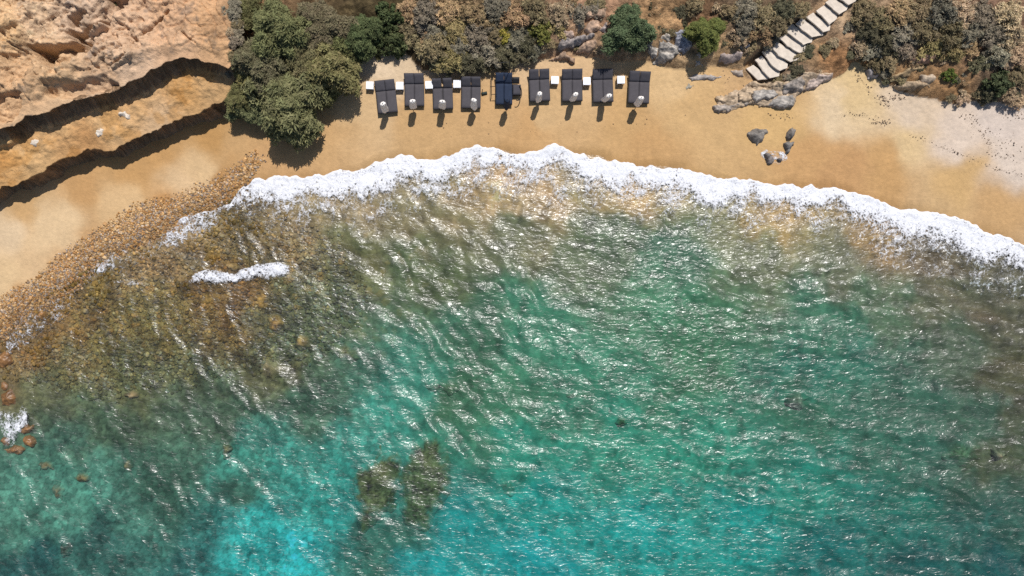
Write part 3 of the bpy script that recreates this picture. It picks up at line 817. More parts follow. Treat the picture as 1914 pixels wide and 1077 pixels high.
mound('boulder', 'grey boulder in shade of scrub left of the stairs middle', zB([(1700, 500), (1740, 465), (1820, 470), (1835, 510), (1790, 545), (1720, 540)]), .4, (0.27, .26, .26), seed=6)
mound('flat_rock', 'thin tan ledge touching the bottom stair tread', zB([(1480, 790), (1600, 770), (1720, 790), (1740, 850), (1640, 830), (1560, 800)]), .18, (0.40, .33, .27), edge=.1, strata=.05, seed=7)
# boulders on the wet sand
mound('boulder', 'rounded dark grey boulder alone on the wet sand', z3([(100, 705), (140, 680), (200, 670), (275, 678), (292, 715), (262, 760), (235, 808), (190, 830), (140, 805), (108, 760)]), .75, (0.20, .18, .16), edge=.28, rough=.08, seed=8, facet=.5)
mound('boulder', 'upper of the two narrow grey boulders touching on the wet sand', z3([(460, 705), (480, 680), (548, 688), (525, 750), (500, 788), (448, 790)]), .5, (0.21, .19, .17), edge=.14, rough=.05, seed=9, facet=.45)
mound('boulder', 'lower pointed one of the two narrow grey boulders on the wet sand', z3([(430, 815), (470, 795), (540, 785), (532, 835), (490, 890), (458, 925), (435, 870)]), .55, (0.20, .185, .17), edge=.14, rough=.05, seed=10, facet=.4)
mound('boulder', 'dark faceted boulder ringed with foam at the swash edge', z3([(242, 915), (290, 905), (340, 928), (348, 968), (322, 1010), (280, 1012), (258, 965)]), .45, (0.17, .15, .14), edge=.12, rough=.05, seed=11, facet=.35)
mound('boulder', 'small dark rock just right of the foam-ringed boulder', z3([(355, 965), (385, 945), (412, 965), (400, 998), (365, 995)]), .3, (0.14, .13, .13), edge=.1, seed=12, facet=.3)
# pale stones on the cliff ledge
for pts, lab, sd_ in (([(220, 208), (236, 203), (243, 214), (238, 226), (228, 220), (214, 216)], 'white angular stone highest on the cliff ledge', 3),
                      ([(171, 242), (182, 235), (197, 238), (196, 248), (184, 254), (174, 251)], 'white round stone in the middle of the cliff ledge', 5),
                      ([(55, 262), (64, 256), (74, 260), (72, 270), (62, 275), (54, 270)], 'pale sandy stone lowest on the cliff ledge', 6)):
    wq = W(pts[0][0], pts[0][1] + 5, ZL)
    mound('ledge_stone', lab, pts, .3, (0.62, .54, .45), edge=.18, base=cliff_z(wq[0], wq[1]) - 0.08, res=.05, seed=sd_)
# right-hand hill rocks
for pts, lab, hh, cc, sd_ in ((zR([(480, 475), (560, 440), (640, 400), (720, 415), (640, 455), (560, 480)]), 'ochre rock ledge on the bank right of the sand tongue', .4, (0.38, .27, .15), 1),
                              (zR([(630, 350), (720, 320), (800, 335), (790, 370), (680, 385)]), 'reddish rock ledge in the scrub right of the stairs', .45, (0.36, .22, .15), 2),
                              (zR([(350, 430), (400, 410), (440, 440), (430, 490), (380, 480)]), 'grey block where the sand tongue meets the scrub', .4, (0.32, .29, .28), 3),
                              (zR([(540, 520), (640, 500), (740, 505), (760, 545), (640, 555), (560, 548)]), 'long pale brown ledge at the top of the grey sand', .35, (0.38, .28, .18), 4),
                              (zR([(700, 465), (760, 450), (790, 480), (760, 520), (710, 510)]), 'pale lumpy block on the bank left of the small green bush', .4, (0.42, .33, .24), 5)):
    mound('bank_rock', lab, pts, hh, cc, edge=.1, rough=.12, strata=.07, seed=sd_, mottle=.4)

# sea rocks
RUST = (0.19, 0.095, 0.035)
def blob(cx_, cy_, rx, ry, n=9, seed=0, rot=0.0):
    r = random.Random(seed); out = []
    for i in range(n):
        a = 2 * math.pi * i / n; k = 1 + r.uniform(-.22, .22)
        x_ = math.cos(a) * rx * k; y_ = math.sin(a) * ry * k
        out.append((cx_ + x_ * math.cos(rot) - y_ * math.sin(rot), cy_ + x_ * math.sin(rot) + y_ * math.cos(rot)))
    return out
SR = [(4, 674, 14, 17, .9, 'large orange rock at the left edge where pebbles meet the sea'), (6, 722, 9, 9, .7, 'small dark orange rock beneath the large one at the left edge'),
      (13, 745, 13, 19, .8, 'orange rock just above the white splash at the left edge'), (46, 802, 13, 10, .6, 'rust rock at the right side of the white splash'),
      (51, 828, 16, 12, .65, 'round rust rock below right of the white splash'), (24, 842, 17, 8, .6, 'flat rust rock directly under the white splash'), (5, 826, 9, 9, .5, 'rust rock at the very left edge below the splash')]
for k, (a, b, rx, ry, hh, lab) in enumerate(SR):
    wq = W(a, b, 0); g_ = gz(max(wq[0], -40), wq[1])
    mound('sea_rock', lab, blob(a, b, rx, ry, 10, k), max(-g_, 0) + hh * .35, RUST, edge=.25, rough=.08, base=g_, seed=k, mat=M_wetrock, mottle=.4, skirt=.5)
SUB = [(704, 912, 46, 84, .7, .30, (0.21, .095, .035), 'left of the two long sunken reefs in the turquoise water'),
       (796, 908, 54, 86, .7, .25, (0.20, .10, .038), 'right of the two long sunken reefs in the turquoise water'),
       (505, 692, 30, 20, .8, .1, (0.26, .15, .07), 'brown curved reef rock nearly breaking the surface left of centre'),
       (566, 640, 20, 14, .5, 0, (0.24, .14, .05), 'rust rock under water up right of the curved reef rock'),
       (512, 606, 18, 18, .5, .6, (0.27, .15, .04), 'broken orange rock under water below the small breaker'),
       (490, 562, 15, 20, .35, 0, (0.30, .16, .04), 'oval orange rock just below the right end of the small breaker'),
       (428, 497, 17, 8, .25, 0, (0.36, .22, .08), 'orange rock behind the middle of the small breaker'),
       (265, 494, 10, 7, .2, 0, (0.42, .22, .08), 'upper bright orange rock in the shallows near the pebbles'),
       (252, 511, 8, 6, .2, 0, (0.40, .2, .09), 'lower bright orange rock in the shallows near the pebbles'),
       (225, 477, 15, 6, .2, 0, (0.40, .24, .1), 'flat tan rock washed by foam at the pebble edge'),
       (78, 588, 12, 10, .3, 0, (0.32, .17, .07), 'orange rock among foam streaks at the lower pebble edge'),
       (128, 622, 26, 22, .35, .6, (0.18, .1, .025), 'broad dark amber rock patch under shallow water by the pebbles'),
       (392, 560, 52, 24, .3, .1, (0.22, .12, .03), 'wide amber weedy rock under the small breaker'),
       (1163, 790, 11, 11, .7, 0, (0.13, .13, .05), 'small round dark rock alone under green water right of centre'),
       (1082, 741, 26, 8, .55, 0, (0.15, .13, .06), 'low dark rock streak under green water right of centre'),
       (1492, 750, 20, 18, .8, -.6, (0.17, .13, .08), 'brown sunken rock below the green swell on the right'),
       (1872, 852, 16, 12, .9, 0, (0.30, .16, .09), 'reddish sunken rock near the right edge'),
       (1800, 850, 40, 22, .6, 0, (0.15, .13, .06), 'dark olive sunken rock left of the reddish one near the right edge'),
       (106, 920, 12, 18, .8, 0, (0.14, .1, .05), 'brown oval rock in the pale channel at lower left'),
       (82, 872, 16, 9, .5, 0, (0.16, .11, .05), 'dark rock under water below the left edge splash'),
       (235, 872, 10, 11, .6, 0, (0.2, .13, .06), 'tawny rock in dark weed at lower left'),
       (150, 895, 14, 10, .6, 0, (0.17, .12, .05), 'brown rock right above the pale channel at lower left'),
       (420, 845, 9, 16, .6, .2, (0.2, .13, .05), 'narrow tawny rock left of the pale bottom patch'),
       (118, 1032, 12, 14, .7, 0, (0.05, .06, .04), 'black weedy rock near the bottom left corner'),
       (828, 722, 32, 17, .7, .2, (0.13, .115, .05), 'dark brown reef right of the pale patch in mid water'),
       (950, 915, 26, 12, .7, 1.0, (0.15, .15, .08), 'faint dark rock in turquoise water right of the twin reefs'),
       (245, 738, 14, 8, .4, 0, (0.22, .13, .06), 'small rust rock in mid left olive water'),
       (640, 655, 34, 20, .5, .3, (0.2, .14, .06), 'brown stone patch under water up left of the pale patch')]
for k, (a, b, rx, ry, hh, rot, cc, lab) in enumerate(SUB):
    wq = W(a, b, 0); g_ = gz(wq[0], wq[1])
    hh = min(hh, max(-g_ - 0.08, 0.12))
    mound('sunken_rock', lab, blob(a, b, rx, ry, 16, k + 40, rot), hh, cc, edge=(1.1 if rx > 25 else .45), rough=.2, res=.09, seed=k, mat=M_seabed, mottle=.8, skirt=.3, fade=(.9 if rx > 25 else .35))

# ------------------------------------------------------------------ stones
def ico_pts(sub=1):
    import bmesh
    bm = bmesh.new(); bmesh.ops.create_icosphere(bm, subdivisions=sub, radius=1.0)
    V = np.array([v.co[:] for v in bm.verts]); F = np.array([[v.index for v in f.verts] for f in bm.faces]); bm.free()
    return V, F
IV, IF = ico_pts(1); IV2, IF2 = ico_pts(2)
def scatter_stones(name, P, sizes, cols, mat, flat=0.6, **props):
    n = len(P)
    Vs = np.empty((n, len(IV), 3)); 
    ang = rng.random(n) * 6.283
    k = 1 + 0.22 * (rng.random((n, len(IV))) - .5) * 2
    B = IV[None] * k[..., None]
    sx = sizes * (0.8 + .5 * rng.random(n)); sy = sizes * (0.6 + .4 * rng.random(n)); sz = sizes * flat * (0.7 + .4 * rng.random(n))
    x = B[..., 0] * sx[:, None]; y = B[..., 1] * sy[:, None]; z_ = B[..., 2] * sz[:, None]
    c, s = np.cos(ang)[:, None], np.sin(ang)[:, None]
    Vs[..., 0] = x * c - y * s + P[:, 0:1]; Vs[..., 1] = x * s + y * c + P[:, 1:2]; Vs[..., 2] = z_ + P[:, 2:3]
    F = (IF[None] + (np.arange(n) * len(IV))[:, None, None]).reshape(-1, 3)
    me = mk_mesh(name, Vs.reshape(-1, 3), F, False)
    set_col(me, np.repeat(cols, len(IV), 0))
    return link(name, me, mat, **props)
def rnd_in(poly_px, n, z=0.2):
    P = Wp(poly_px, z); lo = P.min(0); hi = P.max(0); out = []
    while sum(len(o) for o in out) < n:
        q = lo + rng.random((n * 2, 2)) * (hi - lo)
        d = sdf(q[:, 0], q[:, 1], P)
        keep = (d > 0) & (rng.random(len(q)) < np.clip(d / 1.3, .05, 1))
        out.append(q[keep])
    return np.vstack(out)[:n]
PEB = [(478, 278), (505, 300), (470, 338), (430, 385), (350, 415), (320, 445), (210, 490), (120, 565), (40, 620), (5, 650), (-60, 720), (-60, 560), (0, 548), (60, 520), (110, 470), (180, 425), (260, 372), (330, 360), (400, 325), (440, 300)]
q = rnd_in(PEB, 21000)
zq = ground(q[:, 0], q[:, 1], False)
palette = np.array([lin(c) for c in [(212, 170, 115), (200, 155, 98), (188, 138, 82), (224, 188, 140), (170, 125, 78), (205, 160, 110), (178, 145, 108)]]) / LIT * 1.05
dsq = -sdf(q[:, 0], q[:, 1], SEA)
cols = palette[rng.integers(0, len(palette), len(q))] * (0.6 + .7 * rng.random(len(q)))[:, None] * (0.72 + .28 * sst(.2, 1.4, dsq))[:, None]
gq = (rng.random(len(q)) < .3)[:, None]
cols = np.where(gq, cols * .45 + cols.mean(1)[:, None] * .55, cols)
scatter_stones('pebbles', np.column_stack([q, zq + 0.02]), (0.024 + 0.10 * rng.random(len(q)) ** 3.2) * (1.15 - .35 * sst(.5, 2.5, dsq)), cols, M_rock, kind='stuff', label='orange and tan pebbles banked along the left shore')
SHAL = [(470, 345), (520, 400), (640, 430), (700, 560), (620, 680), (420, 720), (200, 760), (70, 730), (-30, 700), (0, 640), (80, 560), (200, 480), (330, 430)]
q = rnd_in(SHAL, 12000, -.4)
zq = ground(q[:, 0], q[:, 1])
pal2 = np.array([lin(c) for c in [(150, 115, 60), (120, 90, 40), (90, 75, 40), (165, 130, 80), (110, 70, 25), (80, 72, 48), (150, 140, 115)]]) / LIT
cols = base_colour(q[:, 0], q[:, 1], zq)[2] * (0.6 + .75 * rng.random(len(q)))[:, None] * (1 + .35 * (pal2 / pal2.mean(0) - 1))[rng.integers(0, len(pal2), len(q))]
scatter_stones('submerged_stones', np.column_stack([q, zq + 0.0]), 0.06 + 0.13 * rng.random(len(q)) ** 2, cols, M_seabed, kind='stuff', label='brown weedy stones covering the shallow sea floor on the left')
# larger stones one by one
stone_mesh = []
for k in range(6):
    r = np.random.default_rng(100 + k)
    B = IV2.copy()
    nrm = [mnoise.noise(Vector(v) * 1.1 + Vector((k * 7.1, 0, 0))) for v in B]
    B = B * (1 + .45 * np.array(nrm))[:, None] * np.array([1.0, .75, .55])
    me = mk_mesh('cobble', B, IF2, False)
    set_col(me, np.tile(palette[k][None] * .95, (len(B), 1)))
    me.materials.append(M_rock); stone_mesh.append(me)
q = rnd_in(PEB, 60)
for k in range(60):
    o = link('cobble', stone_mesh[k % 6])
    s_ = random.uniform(.10, .19)
    o.location = (q[k, 0], q[k, 1], gz(q[k, 0], q[k, 1]) + s_ * .15)
    o.scale = (s_, s_, s_); o.rotation_euler = (random.uniform(-.3, .3), random.uniform(-.3, .3), random.uniform(0, 6.28))
    o['label'] = 'tan cobble larger than the pebbles it lies among on the left shore'; o['category'] = 'cobble'; o['group'] = 'larger cobbles among the pebbles on the left shore'

# seaweed scraps on the right sand
pts = []
def scatter_line(poly, n, w_):
    P = Wp(poly, .6); seg = np.hypot(*np.diff(P, axis=0).T); cs = np.concatenate([[0], np.cumsum(seg)])
    t = rng.random(n) * cs[-1]
    x_ = np.interp(t, cs, P[:, 0]) + rng.normal(0, w_, n); y_ = np.interp(t, cs, P[:, 1]) + rng.normal(0, w_, n)
    pts.append(np.column_stack([x_, y_]))
scatter_line([(1700, 255), (1760, 272), (1800, 290), (1850, 312), (1914, 330)], 170, .10)
scatter_line([(1598, 130), (1604, 150), (1622, 165), (1625, 178)], 60, .08)
scatter_line([(1640, 185), (1655, 190), (1660, 200)], 90, .16)
scatter_line([(1660, 180), (1690, 186)], 50, .12)
scatter_line([(1560, 215), (1610, 214), (1660, 228)], 60, .12)
scatter_line([(1630, 230), (1662, 230)], 60, .07)
scatter_line([(1790, 212), (1812, 222), (1832, 250), (1850, 280), (1890, 300)], 150, .3)
scatter_line([(1870, 210), (1914, 215)], 90, .25)
scatter_line([(1830, 240), (1914, 290)], 90, .6)
scatter_line([(1440, 215), (1490, 220)], 40, .15)
scatter_line([(1220, 120), (1330, 150), (1400, 160)], 60, .3)
scatter_line([(840, 250), (1100, 240), (1300, 215)], 30, .4)
q = np.vstack(pts); zq = ground(q[:, 0], q[:, 1], False)
wc = np.array([[0.17, .12, .085], [.26, .19, .13], [.11, .08, .065]])[rng.integers(0, 3, len(q))]
scatter_stones('seaweed_scraps', np.column_stack([q, zq + .02]), 0.014 + .045 * rng.random(len(q)) ** 3, wc, M_rock, flat=.2, kind='stuff', label='dark dried seaweed scraps in broken lines on the pale sand')

# ------------------------------------------------------------------ foam
def foam_sheet(name, label, front, back, dens_fn, n_across=46, step=1.3, lobes=7.0, thick=0.10, seed=0, props=None):
    fx = np.array(front, float); bx = np.array(back, float)
    L = np.arange(fx[0, 0], fx[-1, 0], step)
    fy = np.interp(L, fx[:, 0], fx[:, 1]); by = np.interp(L, bx[:, 0], bx[:, 1])
    mx = (L - CX) / S
    fy = fy - lobes * (np.abs(fbm(mx, mx * 0 + seed, 1.6, 3, seed)) - .35) - lobes * .35 * fbm(mx, mx * 0 + 3.0, .45, 2, seed + 1)
    tt = np.linspace(0, 1, n_across)
    PX = np.repeat(L[:, None], n_across, 1); PY = fy[:, None] * (1 - tt) + by[:, None] * tt
    T = np.repeat(tt[None], len(L), 0)
    zz = 0.12
    s_ = (H - zz) / H / S
    x = ((PX - CX) * s_).ravel(); y = ((CY - PY) * s_).ravel(); T = T.ravel()
    base = np.maximum(ground(x, y, False), 0.0)
    edge = np.clip(T / 0.05, 0, 1) ** .5
    lump = 0.5 + .5 * fbm(x, y, .7, 4, seed + 3, .6)
    h = base + 0.03 + thick * edge * (0.35 + 1.1 * lump) * (1 - .65 * T)
    h = h - 0.06 * (T < 0.001)
    d = dens_fn((PX.ravel()), (PY.ravel()), T, x, y)
    me = mk_mesh(name, np.stack([x, y, h], 1), grid_faces(len(L), n_across), True)
    set_val(me, d, 'dens')
    return link(name, me, M_foam, kind='stuff', label=label)
front = [(300, 444), (322, 424), (350, 402), (395, 390), (430, 378), (452, 352), (470, 338), (530, 330), (600, 326), (660, 320), (700, 303), (750, 290), (800, 297), (840, 290), (870, 274), (895, 268), (930, 279), (980, 289), (1025, 271), (1060, 279),
         (1100, 293), (1140, 299), (1200, 308), (1250, 312), (1310, 322), (1350, 333), (1400, 334), (1450, 344), (1500, 349), (1560, 350), (1620, 364), (1680, 388), (1720, 392), (1760, 399), (1800, 410), (1850, 436), (1880, 442), (1914, 458), (2000, 500), (2150, 560)]
back = [(300, 490), (350, 455), (430, 440), (470, 450), (600, 450), (700, 430), (800, 400), (900, 395), (1000, 400), (1100, 425), (1200, 440), (1350, 450), (1500, 470), (1700, 520), (1850, 560), (1914, 570), (2150, 700)]
def dens_main(px, py, T, x, y):
    core = np.interp(px, [300, 420, 470, 560, 650, 750, 850, 1000, 1100, 1300, 1500, 1700, 1850, 2100], [.12, .18, .42, .5, .5, .42, .42, .42, .46, .45, .46, .5, .56, .5])
    core = core * (1 + .34 * fbm(x, x * 0, 2.2, 4, 6)) * np.interp(px, [470, 600, 2000], [1, .9, .82]) 
    d = (1.15 + .3 * fbm(x, y, .9, 3, 12)) * sst(core * .75 + .30, core * .75 - .26, T) * np.interp(px, [300, 440, 480], [.55, .62, 1.0])
    tail = 0.36 * sst(1.0, .35, T) + 0.26 * fbm(x, y, 1.2, 3, 8) * sst(1.0, .8, T)
    return np.maximum(d, tail * 1.0) * sst(1.0, .85, T) + .06 * (T < .2)
foam_sheet('surf_foam', 'white foaming surf rolled along the whole beach edge', front, back, dens_main, n_across=64, seed=2)
# small breaker over the reef
bf = [(350, 527), (365, 512), (385, 503), (400, 505), (440, 510), (460, 500), (480, 494), (520, 493), (545, 498)]
bb = [(350, 532), (365, 530), (400, 534), (440, 530), (470, 524), (500, 524), (530, 520), (545, 512)]
foam_sheet('breaker_foam', 'small isolated white breaker over the amber reef', bf, bb, lambda px, py, T, x, y: 0.95 * np.sin(np.pi * np.clip(T * .8 + .2, 0, 1)) * np.interp(px, [350, 372, 532, 545], [0.1, .8, 1, .2]), n_across=30, step=.8, lobes=3.5, thick=.22, seed=5)
foam_sheet('breaker_foam', 'thin streak of foam left of the small breaker', [(212, 524), (235, 520), (268, 526)], [(212, 530), (235, 534), (268, 534)], lambda px, py, T, x, y: 0.38 * np.sin(np.pi * T), n_across=10, step=.8, lobes=2, thick=.05, seed=6)
foam_sheet('splash_foam', 'white splash between the rust rocks at the left edge', [(-20, 752), (0, 758), (12, 770), (30, 772), (40, 758), (50, 765), (56, 790)], [(-20, 815), (0, 800), (10, 835), (24, 834), (34, 815), (45, 800), (56, 796)], lambda px, py, T, x, y: 0.72 * np.sin(np.pi * np.clip(.12 + T * .8, 0, 1)) * np.interp(px, [-20, 5, 50, 56], [.7, .8, .9, .2]), n_across=34, step=.8, lobes=3, thick=.18, seed=7)
foam_sheet('edge_foam', 'lacy foam lines along the pebble shore', [(10, 612), (60, 570), (110, 548), (150, 505), (200, 462), (260, 455), (300, 440)], [(10, 680), (60, 640), (110, 610), (150, 560), (200, 520), (260, 500), (300, 480)], lambda px, py, T, x, y: (.22 + .22 * fbm(x, y, 1.4, 3, 9)) * np.sin(np.pi * T), n_across=34, step=1.3, lobes=6, thick=.03, seed=9)
foam_sheet('rock_foam', 'foam ring washing round the dark boulder in the swash', [(1420, 288), (1430, 282), (1445, 283), (1462, 286), (1470, 296)], [(1420, 300), (1430, 306), (1445, 308), (1462, 308), (1470, 302)], lambda px, py, T, x, y: .50 + .15 * fbm(x, y, .5, 2, 3) - .35 * np.abs(T - .5), n_across=16, step=.8, lobes=3, thick=.03, seed=11)

# ------------------------------------------------------------------ stairs
ST = [[(655, 432), (700, 408), (798, 484), (790, 500), (730, 503), (700, 478)],
      [(712, 378), (752, 350), (868, 455), (862, 480), (805, 492), (760, 445)],
      [(755, 325), (800, 300), (920, 400), (915, 428), (868, 447), (815, 410)],
      [(808, 290), (850, 262), (998, 350), (990, 375), (935, 392), (860, 350)],
      [(865, 240), (905, 208), (1045, 292), (1040, 318), (990, 334), (915, 290)],
      [(898, 190), (940, 145), (1072, 238), (1070, 265), (1018, 282), (940, 225)],
      [(967, 150), (1005, 113), (1142, 203), (1138, 222), (1072, 233), (1010, 190)],
      [(1032, 105), (1078, 78), (1186, 162), (1180, 190), (1142, 202), (1085, 150)],
      [(1097, 70), (1150, 28), (1230, 88), (1228, 118), (1182, 157), (1140, 110)],
      [(1155, 15), (1200, -12), (1296, 40), (1290, 62), (1242, 92), (1195, 50)],
      [(1215, -40), (1262, -70), (1352, -15), (1345, 8), (1300, 32), (1250, -5)],
      [(1275, -100), (1320, -130), (1405, -70), (1400, -48), (1355, -22), (1305, -60)]]
stair = link('stone_stairs', None, label='curving flight of pale stone treads climbing the bank at upper right', category='stairs')
so_ = W(1420, 130, 0.9); stair.location = so_
import bmesh
def prism(pts_w, ztop, thick, bevel=0.03, seed=0):
    bm = bmesh.new()
    r = random.Random(seed)
    # refine outline and roughen it a little
    out = []
    n = len(pts_w)
    for i in range(n):
        a = Vector(pts_w[i]); b = Vector(pts_w[(i + 1) % n])
        k = max(1, int((b - a).length / 0.22))
        for j in range(k):
            p = a.lerp(b, j / k)
            out.append((p.x + r.uniform(-.022, .022), p.y + r.uniform(-.022, .022)))
    vs = [bm.verts.new((x, y, ztop + r.uniform(-.012, .012))) for x, y in out]
    f = bm.faces.new(vs)
    if f.normal.z < 0: f.normal_flip()
    ret = bmesh.ops.extrude_face_region(bm, geom=[f])
    ev = [g for g in ret['geom'] if isinstance(g, bmesh.types.BMVert)]
    for v in ev: v.co.z -= thick
    bm.normal_update()
    bmesh.ops.recalc_face_normals(bm, faces=bm.faces)
    top_e = [e for e in bm.edges if all(abs(v.co.z - ztop) < .03 for v in e.verts)]
    bmesh.ops.bevel(bm, geom=top_e, offset=bevel, segments=2, affect='EDGES', profile=.6)
    return bm
for k, pts_ in enumerate(ST):
    zt = 1.02 + RISER * k
    P = Wp(z6(pts_), zt)
    bm = prism([(p[0] - so_[0], p[1] - so_[1]) for p in P], zt - so_[2], 0.13, .025, k)
    me = bpy.data.meshes.new('tread'); bm.to_mesh(me); bm.free()
    link('tread', me, M_step, stair)
    # dark earth/stone riser under each tread, set back
    c_ = P.mean(0)
    Q = c_ + (P - c_) * np.array([.93, .93])
    Q = Q + np.array([.06, .06])
    bm = prism([(p[0] - so_[0], p[1] - so_[1]) for p in Q], zt - .131 - so_[2], 0.5, .02, k + 50)
    me = bpy.data.meshes.new('riser'); bm.to_mesh(me); bm.free()
    link('riser', me, M_rise if 'M_rise' in globals() else globals().setdefault('M_rise', plain_mat('dark_stone_riser', (0.16, .13, .11), rough=.9, bump=.6, bscale=6, vary=.3)), stair)

# ------------------------------------------------------------------ sunbeds
def box_bm(bm, cx_, cy_, cz_, sx, sy, sz, rotx=0.0, pivot=None, rz=0.0):
    m = Matrix.Translation((cx_, cy_, cz_)) @ Matrix.Rotation(rz, 4, 'Z') @ Matrix.Diagonal((sx, sy, sz, 1))
    ret = bmesh.ops.create_cube(bm, size=1.0, matrix=m)
    if rotx:
        bmesh.ops.rotate(bm, verts=ret['verts'], cent=pivot, matrix=Matrix.Rotation(rotx, 3, 'X'))
    return ret['verts']
def cushion(sx, sy, sz, seed=0, lean=0.0):
    bm = bmesh.new()
    bmesh.ops.create_grid(bm, x_segments=7, y_segments=max(6, int(sy * 8)), size=.5)
    for v in bm.verts:
        x_, y_ = v.co.x, v.co.y
        e_ = min(1, (0.5 - abs(x_)) * sx / .07) ** .5 * min(1, (.5 - abs(y_)) * sy / .07) ** .5 if abs(x_) < .5 and abs(y_) < .5 else 0
        v.co.z = sz * (.55 + .45 * e_) + .012 * mnoise.noise(Vector((x_ * 3 + seed, y_ * 5, seed)))
        v.co.x = x_ * sx; v.co.y = y_ * sy
    edges = [e_ for e_ in bm.edges if e_.is_boundary]
    ret = bmesh.ops.extrude_edge_only(bm, edges=edges)
    for v in [g for g in ret['geom'] if isinstance(g, bmesh.types.BMVert)]: v.co.z = 0
    bmesh.ops.holes_fill(bm, edges=[e_ for e_ in bm.edges if e_.is_boundary])
    bmesh.ops.recalc_face_normals(bm, faces=bm.faces)
    for f in bm.faces: f.smooth = True
    return bm
def bm_obj(name, bm, mat, parent):
    me = bpy.data.meshes.new(name); bm.to_mesh(me); bm.free()
    return link(name, me, mat, parent)

def sunbed(px, py, rot, total_px, width_px, back_deg, label, gap=0.02, cover=False, umb=None):
    w0 = W(px, py, 0.5); g = gz(w0[0], w0[1])
    w0 = W(px, py, g + .3); g = gz(w0[0], w0[1])
    root = link('sunbed', None, label=label, category='sunbed', group='dark double sunbeds in a row on the sand')
    root.location = (w0[0], w0[1], g); root.rotation_euler = (0, 0, math.radians(rot))
    wd = width_px / 25.3; tot = total_px / 25.3
    bl = 0.80; bp = bl * math.cos(math.radians(back_deg))
    sl = tot - bp
    y0 = -tot / 2; yh = y0 + sl; zf = 0.26
    # frame
    bm = bmesh.new()
    box_bm(bm, 0, y0 + sl / 2, zf - .04, wd * .98, sl, .07)
    bm_obj('frame', bm, M_black, root)
    for sx in (-1, 1):
        for sy in (0, 1):
            bm = bmesh.new(); box_bm(bm, sx * (wd / 2 - .06), y0 + .1 + sy * (tot - .35), (zf - .075) / 2, .06, .06, zf - .075)
            bm_obj('leg', bm, M_black, root)
    hw = wd / 2 - gap / 2
    for k, sx in enumerate((-1, 1)):
        bm = cushion(hw, sl - .01, .11, px + k)
        bmesh.ops.translate(bm, verts=bm.verts, vec=(sx * (hw / 2 + gap / 2), y0 + sl / 2, zf))
        bm_obj('seat_cushion', bm, M_navy if cover else M_cushion, root)
        bd = math.radians(back_deg + random.uniform(-2.5, 2.5))
        g2 = gap * (3.0 if gap > .03 else 1)
        bw = wd / 2 - g2 / 2
        bm = cushion(bw, bl, .10, px + k + 9)
        bmesh.ops.translate(bm, verts=bm.verts, vec=(0, bl / 2, 0))
        bmesh.ops.rotate(bm, verts=bm.verts, cent=(0, 0, 0), matrix=Matrix.Rotation(bd, 3, 'X'))
        bmesh.ops.translate(bm, verts=bm.verts, vec=(sx * (bw / 2 + g2 / 2), yh, zf + .01))
        bm_obj('backrest', bm, M_navy if cover else M_cushion2, root)
    return root
BEDS = [(722, 181, 6.0, 60, 37, 20, 'leftmost dark double sunbed, turned slightly askew beside the big tree',   .006, False),
        (774.5, 168.7, 0.5, 59, 36.5, 27, 'second double sunbed from the left, set a little higher up the sand',   .006, False),
        (827.6, 176.8, 2.0, 54, 37, 42, 'third double sunbed from the left, with a gap between its backrests', .035, False),
        (880.5, 174.2, -0.5, 56, 36, 38, 'fourth double sunbed from the left under the scrub edge', .02, False),
        (942, 167, 0, 57, 31, 30, 'navy blue covered sunbed with pole frame in the middle of the row', .01, True),
        (1008.3, 160.5, 2.5, 57, 38, 34, 'sixth double sunbed, first to the right of the navy blue one', .03, False),
        (1069.4, 160.5, 1.2, 57, 38, 34, 'seventh double sunbed, between two white side tables',   .006, False),
        (1126.7, 161.2, 2.0, 59, 38, 32, 'eighth double sunbed, second from the right end',   .006, False),
        (1194.4, 164.4, -1.8, 57, 39, 32, 'rightmost double sunbed, standing apart at the end of the row',   .006, False)]
for b_ in BEDS: sunbed(b_[0], b_[1], b_[2], b_[3], b_[4], b_[5], b_[6], b_[7], b_[8])

# wicker armchair crowded against the navy sunbed, and the pole frame over it
wq = W(966, 166, 1.0); g = gz(wq[0], wq[1])
ch_ = link('armchair', None, label='dark armchair with curved arm pressed against the navy sunbed', category='chair'); ch_.location = (wq[0], wq[1], g)
bm = cushion(.58, .75, .14, 3); bmesh.ops.translate(bm, verts=bm.verts, vec=(0, -.05, .32)); bm_obj('seat_cushion', bm, M_cushion2, ch_)
bm = cushion(.52, .50, .12, 5); bmesh.ops.rotate(bm, verts=bm.verts, cent=(0, 0, 0), matrix=Matrix.Rotation(math.radians(40), 3, 'X')); bmesh.ops.translate(bm, verts=bm.verts, vec=(-.07, .62, .50)); bm_obj('backrest', bm, M_black, ch_)
bm = bmesh.new(); box_bm(bm, 0, -.05, .26, .6, .8, .1); bm_obj('frame', bm, M_black, ch_)
for sx in (-1, 1):
    for sy in (-1, 1):
        bm = bmesh.new(); box_bm(bm, sx * .26, sy * .34, .105, .05, .05, .21); bm_obj('leg', bm, M_black, ch_)

